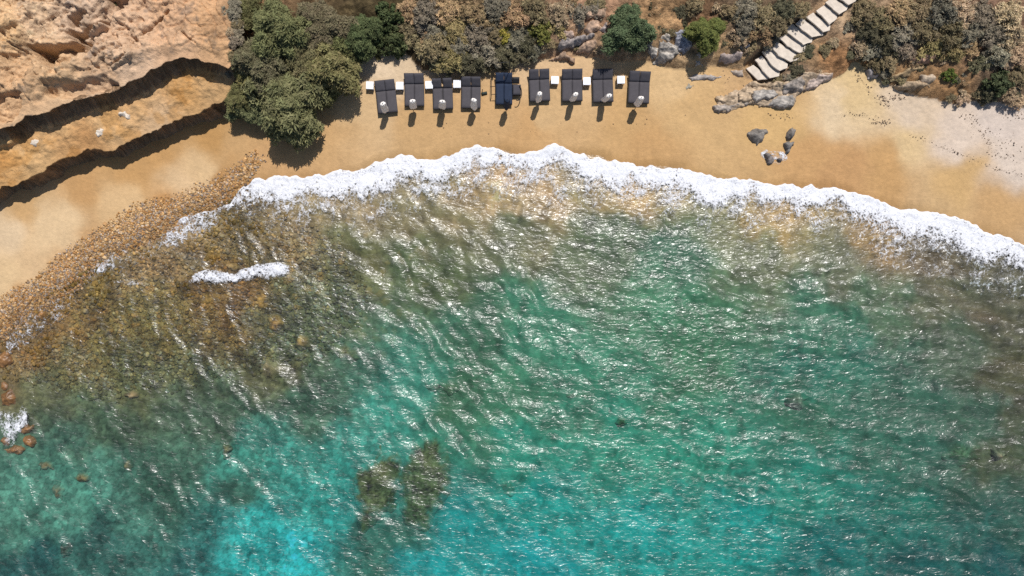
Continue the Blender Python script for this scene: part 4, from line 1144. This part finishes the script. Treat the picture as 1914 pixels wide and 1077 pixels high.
def tube(pts_, r, name, mat, parent, seg=8, taper=None):
    bm = bmesh.new(); rings = []
    pts_ = [Vector(p) for p in pts_]
    for i, p in enumerate(pts_):
        d = (pts_[min(i + 1, len(pts_) - 1)] - pts_[max(i - 1, 0)]).normalized()
        a = d.cross(Vector((0.3, 0.2, 1)) if abs(d.z) < .9 else Vector((1, 0, 0))).normalized(); b = d.cross(a)
        rr = r[i] if isinstance(r, (list, tuple)) else r
        rings.append([bm.verts.new(p + (a * math.cos(t) + b * math.sin(t)) * rr) for t in [2 * math.pi * k / seg for k in range(seg)]])
    for i in range(len(rings) - 1):
        for k in range(seg):
            bm.faces.new((rings[i][k], rings[i][(k + 1) % seg], rings[i + 1][(k + 1) % seg], rings[i + 1][k]))
    bm.faces.new(rings[0]); bm.faces.new(rings[-1][::-1])
    bmesh.ops.recalc_face_normals(bm, faces=bm.faces)
    for f in bm.faces: f.smooth = True
    if name is None: return bm
    return bm_obj(name, bm, mat, parent)
pts_arm = [(.05 + .30 * math.cos(a), -.30 + .58 * math.sin(a) , .55) for a in np.linspace(-1.9, 1.1, 12)]
tube(pts_arm, .035, 'armrest', M_black, ch_)
fr_ = link('pole_frame', None, label='thin black pole frame standing behind and left of the navy sunbed', category='frame'); wq = W(935, 150, 1.0); g = gz(wq[0], wq[1]); fr_.location = (wq[0], wq[1], g)
def loc(px, py, z): p = W(px, py, g + z); return (p[0] - wq[0], p[1] - wq[1], z)
tube([loc(918.5, 177, .5), loc(918.5, 142, .5)], .025, 'rail', M_black, fr_)
tube([loc(918.5, 176.5, .5), loc(929, 176.5, .5)], .025, 'rail', M_black, fr_)
tube([loc(918.5, 177, .5), (loc(918.5, 177, .5)[0], loc(918.5, 177, .5)[1], 0)], .025, 'leg', M_black, fr_)
tube([loc(918.5, 142, .5), (loc(918.5, 142, .5)[0], loc(918.5, 142, .5)[1], 0)], .025, 'leg', M_black, fr_)
p_ = loc(952, 141, .02); tube([p_, loc(952.5, 116, 2.1)], .025, 'post', M_black, fr_)
tube([loc(952.5, 116, 2.1), loc(925, 118, 2.1)], .025, 'rail', M_black, fr_)
wq2 = W(905, 173, .8); g2 = gz(wq2[0], wq2[1])
shadow_shape = link('shadow_stand_in', None, label='small dark green shadow stand-in on the sand right of the fourth sunbed', category='shadow_shape'); shadow_shape.location = (wq2[0], wq2[1], g2)  # made-up bag shape in place of a thin L-shaped shadow
bm = cushion(.42, .2, .2, 2); bmesh.ops.rotate(bm, verts=bm.verts, cent=(0, 0, 0), matrix=Matrix.Rotation(.2, 3, 'Z')); bm_obj('shadow_body', bm, plain_mat('shadow_dark_green', (0.025, .04, .035)), shadow_shape)
tube([(-.16, .02, .1), (-.15, .12, .2), (-.14, .26, .16), (-.13, .3, .03)], .025, 'shadow_strip', M_black, shadow_shape)

# side tables
TAB = [(690.8, 159, 'white side table at the left end of the sunbed row'), (746.8, 159.7, 'white side table between the first and second sunbeds'), (801.6, 158, 'white side table between the second and third sunbeds'),
       (854, 156, 'white side table between the third and fourth sunbeds'), (1037.4, 148.8, 'white side table between the sixth and seventh sunbeds'),
       (1097.3, 151, 'white side table between the seventh and eighth sunbeds'), (1161, 148.8, 'white side table left of the rightmost sunbed')]
for k, (px, py, lab) in enumerate(TAB):
    wq = W(px, py, 1.1); g = gz(wq[0], wq[1])
    t_ = link('side_table', None, label=lab, category='side table', group='white side tables between the sunbeds')
    t_.location = (wq[0], wq[1], g); t_.rotation_euler = (0, 0, math.radians(random.uniform(-4, 4)))
    bm = bmesh.new(); vs = box_bm(bm, 0, 0, .44, .55, .56, .04); bmesh.ops.bevel(bm, geom=list(bm.edges), offset=.012, segments=2, affect='EDGES')
    bm_obj('table_top', bm, M_white, t_)
    for sx in (-1, 1):
        for sy in (-1, 1):
            bm = bmesh.new(); box_bm(bm, sx * .23, sy * .23, .21, .05, .05, .42); bm_obj('leg', bm, M_white, t_)
    bm = bmesh.new(); box_bm(bm, 0, 0, .15, .44, .44, .02); bm_obj('shelf', bm, M_white, t_)

# closed parasols
UMB = [((723, 213), (715, 193), 'closed cream parasol at the foot of the leftmost sunbed'), ((773, 206), (771, 188), 'closed cream parasol at the foot of the second sunbed from the left'),
       ((826.5, 206), (827, 189), 'closed cream parasol at the foot of the third sunbed from the left'), ((885.7, 208), (885.7, 186), 'closed cream parasol at the foot of the fourth sunbed from the left'),
       ((946, 207), (948, 186), 'closed dark parasol at the foot of the navy sunbed'), ((1005.5, 193.5), (1009, 174), 'closed cream parasol at the foot of the sixth sunbed'),
       ((1067.8, 191), (1076.5, 175.5), 'closed cream parasol at the foot of the seventh sunbed'), ((1125, 191), (1139.6, 178), 'closed cream parasol leaning at the foot of the eighth sunbed'),
       ((1187.7, 201.5), (1199, 182), 'closed cream parasol at the foot of the rightmost sunbed')]
for k, (bp_, tp_, lab) in enumerate(UMB):
    wq = W(bp_[0], bp_[1], .75); g = gz(wq[0], wq[1])
    wq = W(bp_[0], bp_[1], g)
    hU = 2.35
    tip = W(tp_[0], tp_[1], g + hU)
    # keep the pole within a plausible lean
    dx, dy = (tip[0] - wq[0]) , (tip[1] - wq[1])
    ln = math.hypot(dx, dy); mx_ = .42
    if ln > mx_: dx, dy = dx * mx_ / ln, dy * mx_ / ln
    u = link('parasol', None, label=lab, category='parasol', group='closed parasols in front of the sunbeds')
    u.location = (wq[0], wq[1], g)
    D = Vector((dx, dy, hU))
    tube([Vector((0, 0, 0)), D], .028, 'pole', M_pole if k != 4 else M_black, u)
    # furled canopy: pleated, widest low down
    bm = bmesh.new(); rings = []
    prof = [(.22, .13), (.28, .20), (.38, .23), (.5, .22), (.65, .20), (.8, .20), (.92, .21), (.965, .17), (.985, .08)]
    seg = 24; ax_ = D.normalized(); a = ax_.cross(Vector((0, 1, 0))).normalized(); b = ax_.cross(a)
    sq = random.uniform(.65, .85); ph = random.uniform(0, 6.28)
    for t, r_ in prof:
        rg = []
        for j in range(seg):
            an = 2 * math.pi * j / seg + ph
            pl = 1 + (.14 if j % 3 == 0 else -.06) * (1 if r_ > .05 else 0) + .12 * math.sin(an * 2 + k)
            tt_ = t - (.05 * math.sin(an * 2 + k * 1.3) if t < .3 else 0)
            rg.append(bm.verts.new(D * tt_ + (a * math.cos(an) + b * math.sin(an) * sq) * r_ * pl))
        rings.append(rg)
    for i in range(len(rings) - 1):
        for j in range(seg): bm.faces.new((rings[i][j], rings[i][(j + 1) % seg], rings[i + 1][(j + 1) % seg], rings[i + 1][j]))
    bm.faces.new(rings[0][::-1]); bm.faces.new(rings[-1])
    bmesh.ops.recalc_face_normals(bm, faces=bm.faces)
    bm_obj('canopy', bm, M_canvas if k != 4 else M_navy, u)
    tube([D * .985, D * 1.03], .03, 'finial', M_pole if k != 4 else M_black, u)

# ------------------------------------------------------------------ plants
def crown_mesh(name, R, hz, nclump, nleaf, lsize, seed, elong=1.6, clump_r=.22, low=-.1, fill=.55, spiky=False):
    """leaf clumps spread through a lumpy dome; R plan radius, hz height"""
    r = np.random.default_rng(seed)
    n = nclump
    th = r.random(n) * 6.283
    cz = low + (1 - low) * r.random(n) ** .85
    rad = np.sqrt(np.clip(1 - np.clip(cz, 0, 1) ** 2, 0, 1))
    shell = fill + (1 - fill) * r.random(n) ** .5
    lob = 1 + .25 * np.sin(th * 3 + seed) + .15 * np.sin(th * 5 + seed * 2.1) + .08 * np.sin(th * 9 + seed)
    C = np.stack([np.cos(th) * rad * R * lob * shell, np.sin(th) * rad * R * lob * shell, (cz * .92) * hz * (.55 + .45 * shell)], 1)
    # vertical lumps
    C[:, 2] *= 1 + .42 * fbm(C[:, 0] + seed, C[:, 1], R * .42, 4, seed)
    cr = clump_r * (0.6 + .8 * r.random(n))
    tone_c = r.random(n); tint_c = r.random(n)
    m = n * nleaf
    ci = np.repeat(np.arange(n), nleaf)
    dirs = r.normal(size=(m, 3)); dirs /= np.linalg.norm(dirs, axis=1)[:, None]
    dirs[:, 2] = np.abs(dirs[:, 2]) * .9 - .15
    off = dirs * (cr[ci] * (.35 + .65 * r.random(m)))[:, None]
    P = C[ci] + off
    # leaf plane: roughly facing outwards, jittered
    nrm = dirs + .55 * r.normal(size=(m, 3)) + np.array([0, 0, .35])
    nrm /= np.linalg.norm(nrm, axis=1)[:, None]
    a = np.cross(nrm, r.normal(size=(m, 3))); a /= np.linalg.norm(a, axis=1)[:, None]
    if spiky:      # thin sprays, laid so that their flat side looks up and outward
        a = dirs * .5 + .8 * r.normal(size=(m, 3)) * np.array([1, 1, .6]); a /= np.linalg.norm(a, axis=1)[:, None]
        nrm = np.array([0, 0, 1.0]) + .5 * dirs + .45 * r.normal(size=(m, 3))
        nrm -= (nrm * a).sum(1)[:, None] * a; nrm /= np.linalg.norm(nrm, axis=1)[:, None]
    b = np.cross(nrm, a)
    ls = lsize * (.6 + .8 * r.random(m))
    la = (ls * elong * .5)[:, None]; lb = (ls * .5)[:, None]
    Vs = np.stack([P - a * la, P - b * lb, P + a * la, P + b * lb], 1).reshape(-1, 3)
    F = np.arange(m * 4).reshape(m, 4)
    me = mk_mesh(name, Vs, F, False)
    tone = np.clip(.55 * tone_c[ci] + .45 * r.random(m), 0, 1); tint = np.clip(.6 * tint_c[ci] + .4 * r.random(m), 0, 1)
    set_val(me, np.repeat(tone, 4), 'tone'); set_val(me, np.repeat(tint, 4), 'tint')
    return me

def trunk_bm(h, r0, spread, seed, nl=5):
    r = random.Random(seed)
    base = tube([(0, 0, -.3), (.05, .03, h * .25), (r.uniform(-.2, .2), r.uniform(-.2, .2), h * .5)], [r0, r0 * .8, r0 * .6], None, None, None, 8)
    tip = Vector((0, 0, h * .45))
    for k in range(nl):
        a = 2 * math.pi * k / nl + r.uniform(-.4, .4); d = spread * r.uniform(.5, .9)
        b2 = tube([tip * .6, Vector((math.cos(a) * d * .4, math.sin(a) * d * .4, h * .55)), Vector((math.cos(a) * d, math.sin(a) * d, h * r.uniform(.7, .9)))], [r0 * .55, r0 * .35, r0 * .12], None, None, None, 6)
        me_ = bpy.data.meshes.new('tmp'); b2.to_mesh(me_); b2.free(); base.from_mesh(me_); bpy.data.meshes.remove(me_)
    return base

tree_crowns = [crown_mesh('crown', 2.0, 2.1, 1100, 26, .068, 11 + k, clump_r=.27, elong=4.2, fill=.45, spiky=True) for k in range(4)]
shrub_green = [crown_mesh('foliage', 1.0, .9, 120, 26, .10, 31 + k, clump_r=.20) for k in range(4)]
shrub_dry = [crown_mesh('foliage', 1.0, .62, 260, 18, .045, 51 + k, clump_r=.15, elong=4.5, fill=.25, spiky=True) for k in range(6)]
tuft_m = [crown_mesh('foliage', 1.0, .6, 40, 20, .22, 71 + k, clump_r=.3, elong=2.8, fill=.3) for k in range(3)]
for me in tree_crowns: me.materials.append(M_leaf)
for me in shrub_green: me.materials.append(M_leaf)
for me in shrub_dry + tuft_m: me.materials.append(M_dry)
trunks = []
for k in range(2):
    bm = trunk_bm(1.8, .14, 1.6, k + 5, 7); me = bpy.data.meshes.new('trunk'); bm.to_mesh(me); bm.free(); me.materials.append(M_bark); trunks.append(me)
stems = []
for k in range(2):
    bm = trunk_bm(.6, .05, .6, k + 15, 5); me = bpy.data.meshes.new('stem'); bm.to_mesh(me); bm.free(); me.materials.append(M_bark); stems.append(me)

def plant(kind, px, py, r_px, col, label, group=None, hs=1.0, crown=None, lift=None, var=0, cat=None, onz=None):
    zc = {'tree': 2.2, 'shrub': .4, 'dry': .3, 'tuft': .15}[kind] * (r_px / 25)
    w0 = W(px, py, 1.5)
    g = onz if onz is not None else gz(w0[0], w0[1])
    w0 = W(px, py, g + zc * hs * .8)
    if onz is None: g = gz(w0[0], w0[1])
    R = r_px / 25.0 * (H - g) / H
    root = link({'tree': 'broadleaf_tree', 'shrub': 'green_shrub', 'dry': 'dry_shrub', 'tuft': 'scrub_tuft'}[kind], None, label=label, category=cat or {'tree': 'tree', 'shrub': 'shrub', 'dry': 'shrub', 'tuft': 'plant'}[kind], group=group)
    root.location = (w0[0], w0[1], g - .05); root.rotation_euler = (0, 0, random.uniform(0, 6.28))
    if kind == 'tree':
        s_ = R / 2.35; lift = lift if lift is not None else .9
        o = link('crown', tree_crowns[var % 4], None, root); o.scale = (s_, s_, s_ * hs); o.location = (0, 0, lift)
        t_ = link('trunk', trunks[var % 2], None, root); t_.scale = (s_, s_, (lift + 1.5 * s_ * hs) / 1.8)
    else:
        ms = {'shrub': shrub_green, 'dry': shrub_dry, 'tuft': tuft_m}[kind]
        s_ = R / 1.05
        o = link('foliage', ms[var % len(ms)], None, root); o.scale = (s_, s_, s_ * hs * random.uniform(.9, 1.15))
        t_ = link('stem', stems[var % 2], None, root); t_.scale = (s_, s_, s_ * hs)
    c_ = lin(col) * (1.75 if kind in ('dry', 'tuft') else 1.95)
    if kind in ('tree', 'shrub'): c_ = c_ * .78 + c_.mean() * .22 * np.array([1.1, 1.0, .75])
    if kind in ('dry', 'tuft'): c_ = c_ * .75 + c_.mean() * .25 * np.array([1.06, 1.0, .9])
    o.color = (c_[0], c_[1], c_[2], 1)
    return root

GT = [(503, 160, 78, (94, 94, 60), 'olive tree with the widest crown, nearest the beach', .95, 0), (470, 95, 56, (88, 84, 60), 'grey-green tree between the cliff and the widest olive tree', .9, 1),
      (588, 100, 60, (104, 98, 60), 'yellowish olive tree right of the widest one', .95, 2), (630, 108, 36, (84, 86, 52), 'small olive tree leaning over the pale sand patch', .9, 0),
      (500, 38, 60, (90, 92, 56), 'olive tree at the top edge beside the sandstone', .9, 2), (585, 28, 52, (90, 82, 60), 'thin greyish tree at the top edge', .85, 1),
      (655, 45, 44, (68, 78, 46), 'dark green tree at the top edge right of the olives', .95, 0), (440, 175, 32, (90, 88, 52), 'small olive tree pressed against the cliff end', .9, 1),
      (548, 180, 38, (92, 94, 60), 'olive tree bough at the lower right of the grove', .8, 3),
      (452, 188, 38, (88, 92, 60), 'grey-green tree lowest on the left, hanging over the cliff foot', .8, 1), (488, 208, 28, (86, 92, 62), 'small olive tree tucked under the widest one', .7, 0),
      (545, 90, 44, (94, 88, 58), 'grey-olive tree in the very middle of the grove', 1.0, 3), (540, 50, 34, (84, 82, 52), 'darker olive tree filling the gap between the two top-edge trees', .8, 0),
      (460, 130, 36, (98, 92, 52), 'olive tree touching the sandstone above the cliff end', .8, 3), (600, 150, 38, (88, 88, 52), 'olive tree overhanging the right side of the grove', .85, 1),
      (455, 20, 32, (86, 84, 50), 'olive tree at the top left corner of the grove', .8, 3), (620, 70, 36, (92, 94, 54), 'olive tree between the dark green tree and the grove', .85, 2),
      (1187, 26, 48, (70, 84, 56), 'blue-green tree standing alone above the eighth sunbed', 1.0, 1)]
for k, (px, py, r_, c, lab, hs, var) in enumerate(GT):
    plant('tree', px, py, r_, c, lab, 'olive trees in the grove beside the cliff' if k < 17 else None, hs, var=var, lift=1.2 if k < 17 else .7)
plant('tree', 1333, 46, 36, (84, 90, 40), 'bright yellow-green feathery tree on the bank left of the stairs', None, .8, var=2, lift=.5)
SG = [(700, 62, 32, (62, 72, 42), 'bright green bush above the sand patch'), (735, 75, 28, (66, 74, 44), 'dark green bush at the corner of the sand patch'), (690, 88, 22, (92, 88, 50), 'low olive bush edging the pale sand patch'),
      (722, 25, 28, (60, 70, 40), 'dark green bush below the top edge'), (745, 96, 14, (66, 82, 44), 'small green sprig at the right of the sand patch'),
      (1778, 138, 15, (78, 92, 34), 'small bright green bush on the ochre bank at right'), (1868, 150, 26, (66, 74, 48), 'dark green bush above the shaded bank at far right'),
      (1012, 52, 24, (96, 96, 40), 'yellow-green bush amid the scrub behind the sixth sunbed'), (943, 62, 20, (128, 118, 36), 'yellow flowering bush amid the scrub behind the middle sunbeds'),
      (205, 4, 18, (74, 76, 50), 'small dark bush on top of the cliff at the top edge')]
for k, (px, py, r_, c, lab) in enumerate(SG):
    onz = cliff_z(*W(px, py, 5)[:2]) if px < 300 else None
    plant('shrub', px, py, r_, c, lab, None, .95, var=k, onz=onz)
# dry scrub filled by hand-drawn areas
OL = (112, 98, 66); GR = (110, 103, 84); RU = (134, 108, 72); DK = (84, 80, 56); YE = (128, 112, 64); PU = (114, 101, 82); TN = (146, 124, 92)
names = {OL: 'olive-brown', GR: 'ash-grey', RU: 'rusty brown', DK: 'dark olive', YE: 'straw-yellow', PU: 'brown-grey', TN: 'pale tan'}
SCR = [(800, 20, 32, PU), (840, 10, 28, RU), (770, 45, 26, OL), (765, 15, 24, RU), (812, 55, 28, GR), (850, 45, 30, YE), (885, 20, 30, RU), (925, 12, 28, GR), (965, 25, 28, RU), (1000, 12, 28, OL), (1045, 15, 28, TN),
       (890, 60, 30, PU), (920, 48, 26, OL), (965, 60, 26, GR), (985, 80, 22, DK), (1040, 45, 22, YE), (1080, 22, 20, GR), (815, 85, 34, OL), (800, 62, 22, RU), (845, 105, 32, YE), (820, 112, 24, DK), (875, 108, 32, DK),
       (905, 92, 30, GR), (940, 95, 28, DK), (858, 80, 26, GR), (900, 118, 20, OL), (970, 98, 22, DK), (1000, 92, 18, GR), (775, 70, 22, OL), (1025, 75, 16, OL), (935, 118, 16, DK), (1110, 15, 18, GR), (1120, 5, 16, OL),
       (1275, 15, 16, DK), (1255, 55, 12, OL), (1300, 5, 18, OL), (1400, 40, 26, GR), (1430, 20, 28, OL), (1385, 62, 20, TN), (1425, 55, 24, RU), (1460, 35, 24, OL), (1400, 10, 26, GR), (1470, 8, 24, DK), (1500, 15, 18, OL),
       (1370, 15, 18, OL), (1440, 75, 16, GR), (1410, 78, 16, OL), (1500, 105, 15, OL), (1490, 128, 14, DK), (1515, 92, 14, DK), (1480, 142, 12, GR), (1545, 92, 12, OL), (1560, 78, 10, TN),
       (1620, 15, 26, OL), (1625, 50, 26, DK), (1655, 30, 28, OL), (1690, 15, 28, RU), (1730, 15, 30, OL), (1770, 20, 30, GR), (1810, 15, 28, TN), (1850, 20, 30, PU), (1895, 20, 30, TN), (1610, 85, 20, TN), (1640, 85, 24, GR),
       (1665, 70, 28, DK), (1670, 105, 22, OL), (1700, 55, 30, GR), (1700, 88, 22, PU), (1735, 50, 30, OL), (1755, 78, 30, YE), (1785, 55, 30, OL), (1790, 90, 24, YE), (1825, 50, 28, GR), (1820, 80, 24, RU), (1860, 60, 28, PU),
       (1900, 60, 28, TN), (1835, 110, 22, DK), (1870, 95, 28, GR), (1905, 100, 24, TN), (1720, 108, 16, RU), (1640, 118, 18, OL), (1905, 140, 20, OL), (1890, 172, 20, TN), (1850, 170, 18, DK), (1650, 135, 14, GR), (1808, 150, 10, RU),
       (1800, 182, 14, TN), (1775, 182, 10, OL), (1905, 185, 16, TN), (1655, 150, 10, DK), (1685, 150, 10, OL), (1590, 100, 12, DK), (1840, 185, 12, OL), (440, 60, 16, PU), (432, 25, 20, GR), (560, 62, 22, PU), (530, 105, 24, GR), (480, 205, 18, GR)]
def spot(px, py):
    v = 'at the top edge' if py < 22 else ('high up' if py < 50 else ('mid slope' if py < 88 else 'low down'))
    if px < 620: return 'amid the olive grove, ' + ('left' if px < 470 else 'right') + ' part'
    if px < 1130:
        k = min(range(len(BEDS)), key=lambda i: abs(BEDS[i][0] - px))
        nm = ['leftmost', 'second', 'third', 'fourth', 'navy', 'sixth', 'seventh', 'eighth', 'rightmost'][k]
        sd = ' to its left' if px < BEDS[k][0] - 14 else (' to its right' if px > BEDS[k][0] + 14 else ' in line')
        return v + ' above the ' + nm + ' sunbed' + sd
    if px < 1240: return v + ' round the blue-green tree'
    if px < 1360: return v + ' round the yellow-green tree'
    if px < 1600: return v + (' well left of the stairs' if px < 1415 else (' close left of the stairs' if px < 1520 and py < 90 else ' just below the stairs'))
    z_ = [(1640, 'just right of the stairs'), (1675, 'a little right of the stairs'), (1715, 'above the ochre bank'), (1760, 'left of the small green bush'), (1800, 'above the small green bush'), (1840, 'right of the small green bush'), (1880, 'near the right edge'), (2000, 'at the right edge')]
    return v + ' ' + next(t for x_, t in z_ if px < x_)
for k, (px, py, r_, c) in enumerate([(436, 8, 13, GR), (441, 42, 14, OL), (437, 78, 12, PU), (433, 104, 12, OL), (428, 58, 8, TN), (426, 135, 9, GR)]):
    plant('dry', px, py, r_, c, ['ash-grey scrub bush on the sandstone rim at the top edge', 'olive-brown scrub bush on the sandstone rim beside the grove', 'brown-grey scrub bush on the sandstone rim above the overhang end', 'small olive-brown bush where the overhang curls into the grove', 'tiny pale tan tuft standing on the sandstone beside the grove', 'small ash-grey bush at the right tip of the cliff overhang'][k], None, .9, var=k, onz=cliff_z(*W(px - 6, py, 4.8)[:2]))
def where(px, py):
    if px < 620: return 'in the olive grove by the cliff'
    if px < 1130: return 'on the slope behind the sunbeds'
    if px < 1360: return 'near the bright yellow-green tree'
    if px < 1600: return 'beside the stone stairs'
    return 'on the slope right of the stairs'
for k, (px, py, r_, c) in enumerate(SCR):
    jf = random.uniform(.88, 1.12); jit = tuple(int(v * jf * random.uniform(.985, 1.015)) for v in c)
    onz = cliff_z(*W(px, py, 5)[:2]) if px < 450 and py < 110 else None
    plant('dry', px, py, r_ * 1.05, jit, '%s %s scrub bush %s' % ('big' if r_ >= 28 else ('medium' if r_ >= 20 else 'small'), names[c], spot(px, py)), '%s scrub %s' % (names[c], where(px, py)), random.uniform(.9, 1.25) if r_ > 16 else .8, var=k, onz=onz)
# low tufts on the bare soil between the bushes
STP = [(1390, 135), (1470, 85), (1530, 40), (1590, 0)]
stp = np.array(STP, float)
cnt = 0
while cnt < 190:
    px, py = random.uniform(745, 1914), random.uniform(0, 195)
    w0 = W(px, py, 1.5)
    dd = float(sdf(np.array([w0[0]]), np.array([w0[1]]), HILL)[0])
    dst = float(seg_dist(np.array([px]), np.array([py]), stp)[0])
    if dd < .35 or dst < 36: continue
    if 1240 < px < 1262 and random.random() < .8: continue
    if 1530 < px < 1600 and random.random() < .7: continue
    if 1210 < px < 1350 and 60 < py < 130: continue
    c = random.choice([OL, GR, RU, DK, TN, OL, TN])
    plant('tuft', px, py, random.uniform(5, 11), c, 'low dry tuft ' + spot(px, py), 'low dry tufts on bare soil ' + where(px, py), .8, var=cnt)
    cnt += 1
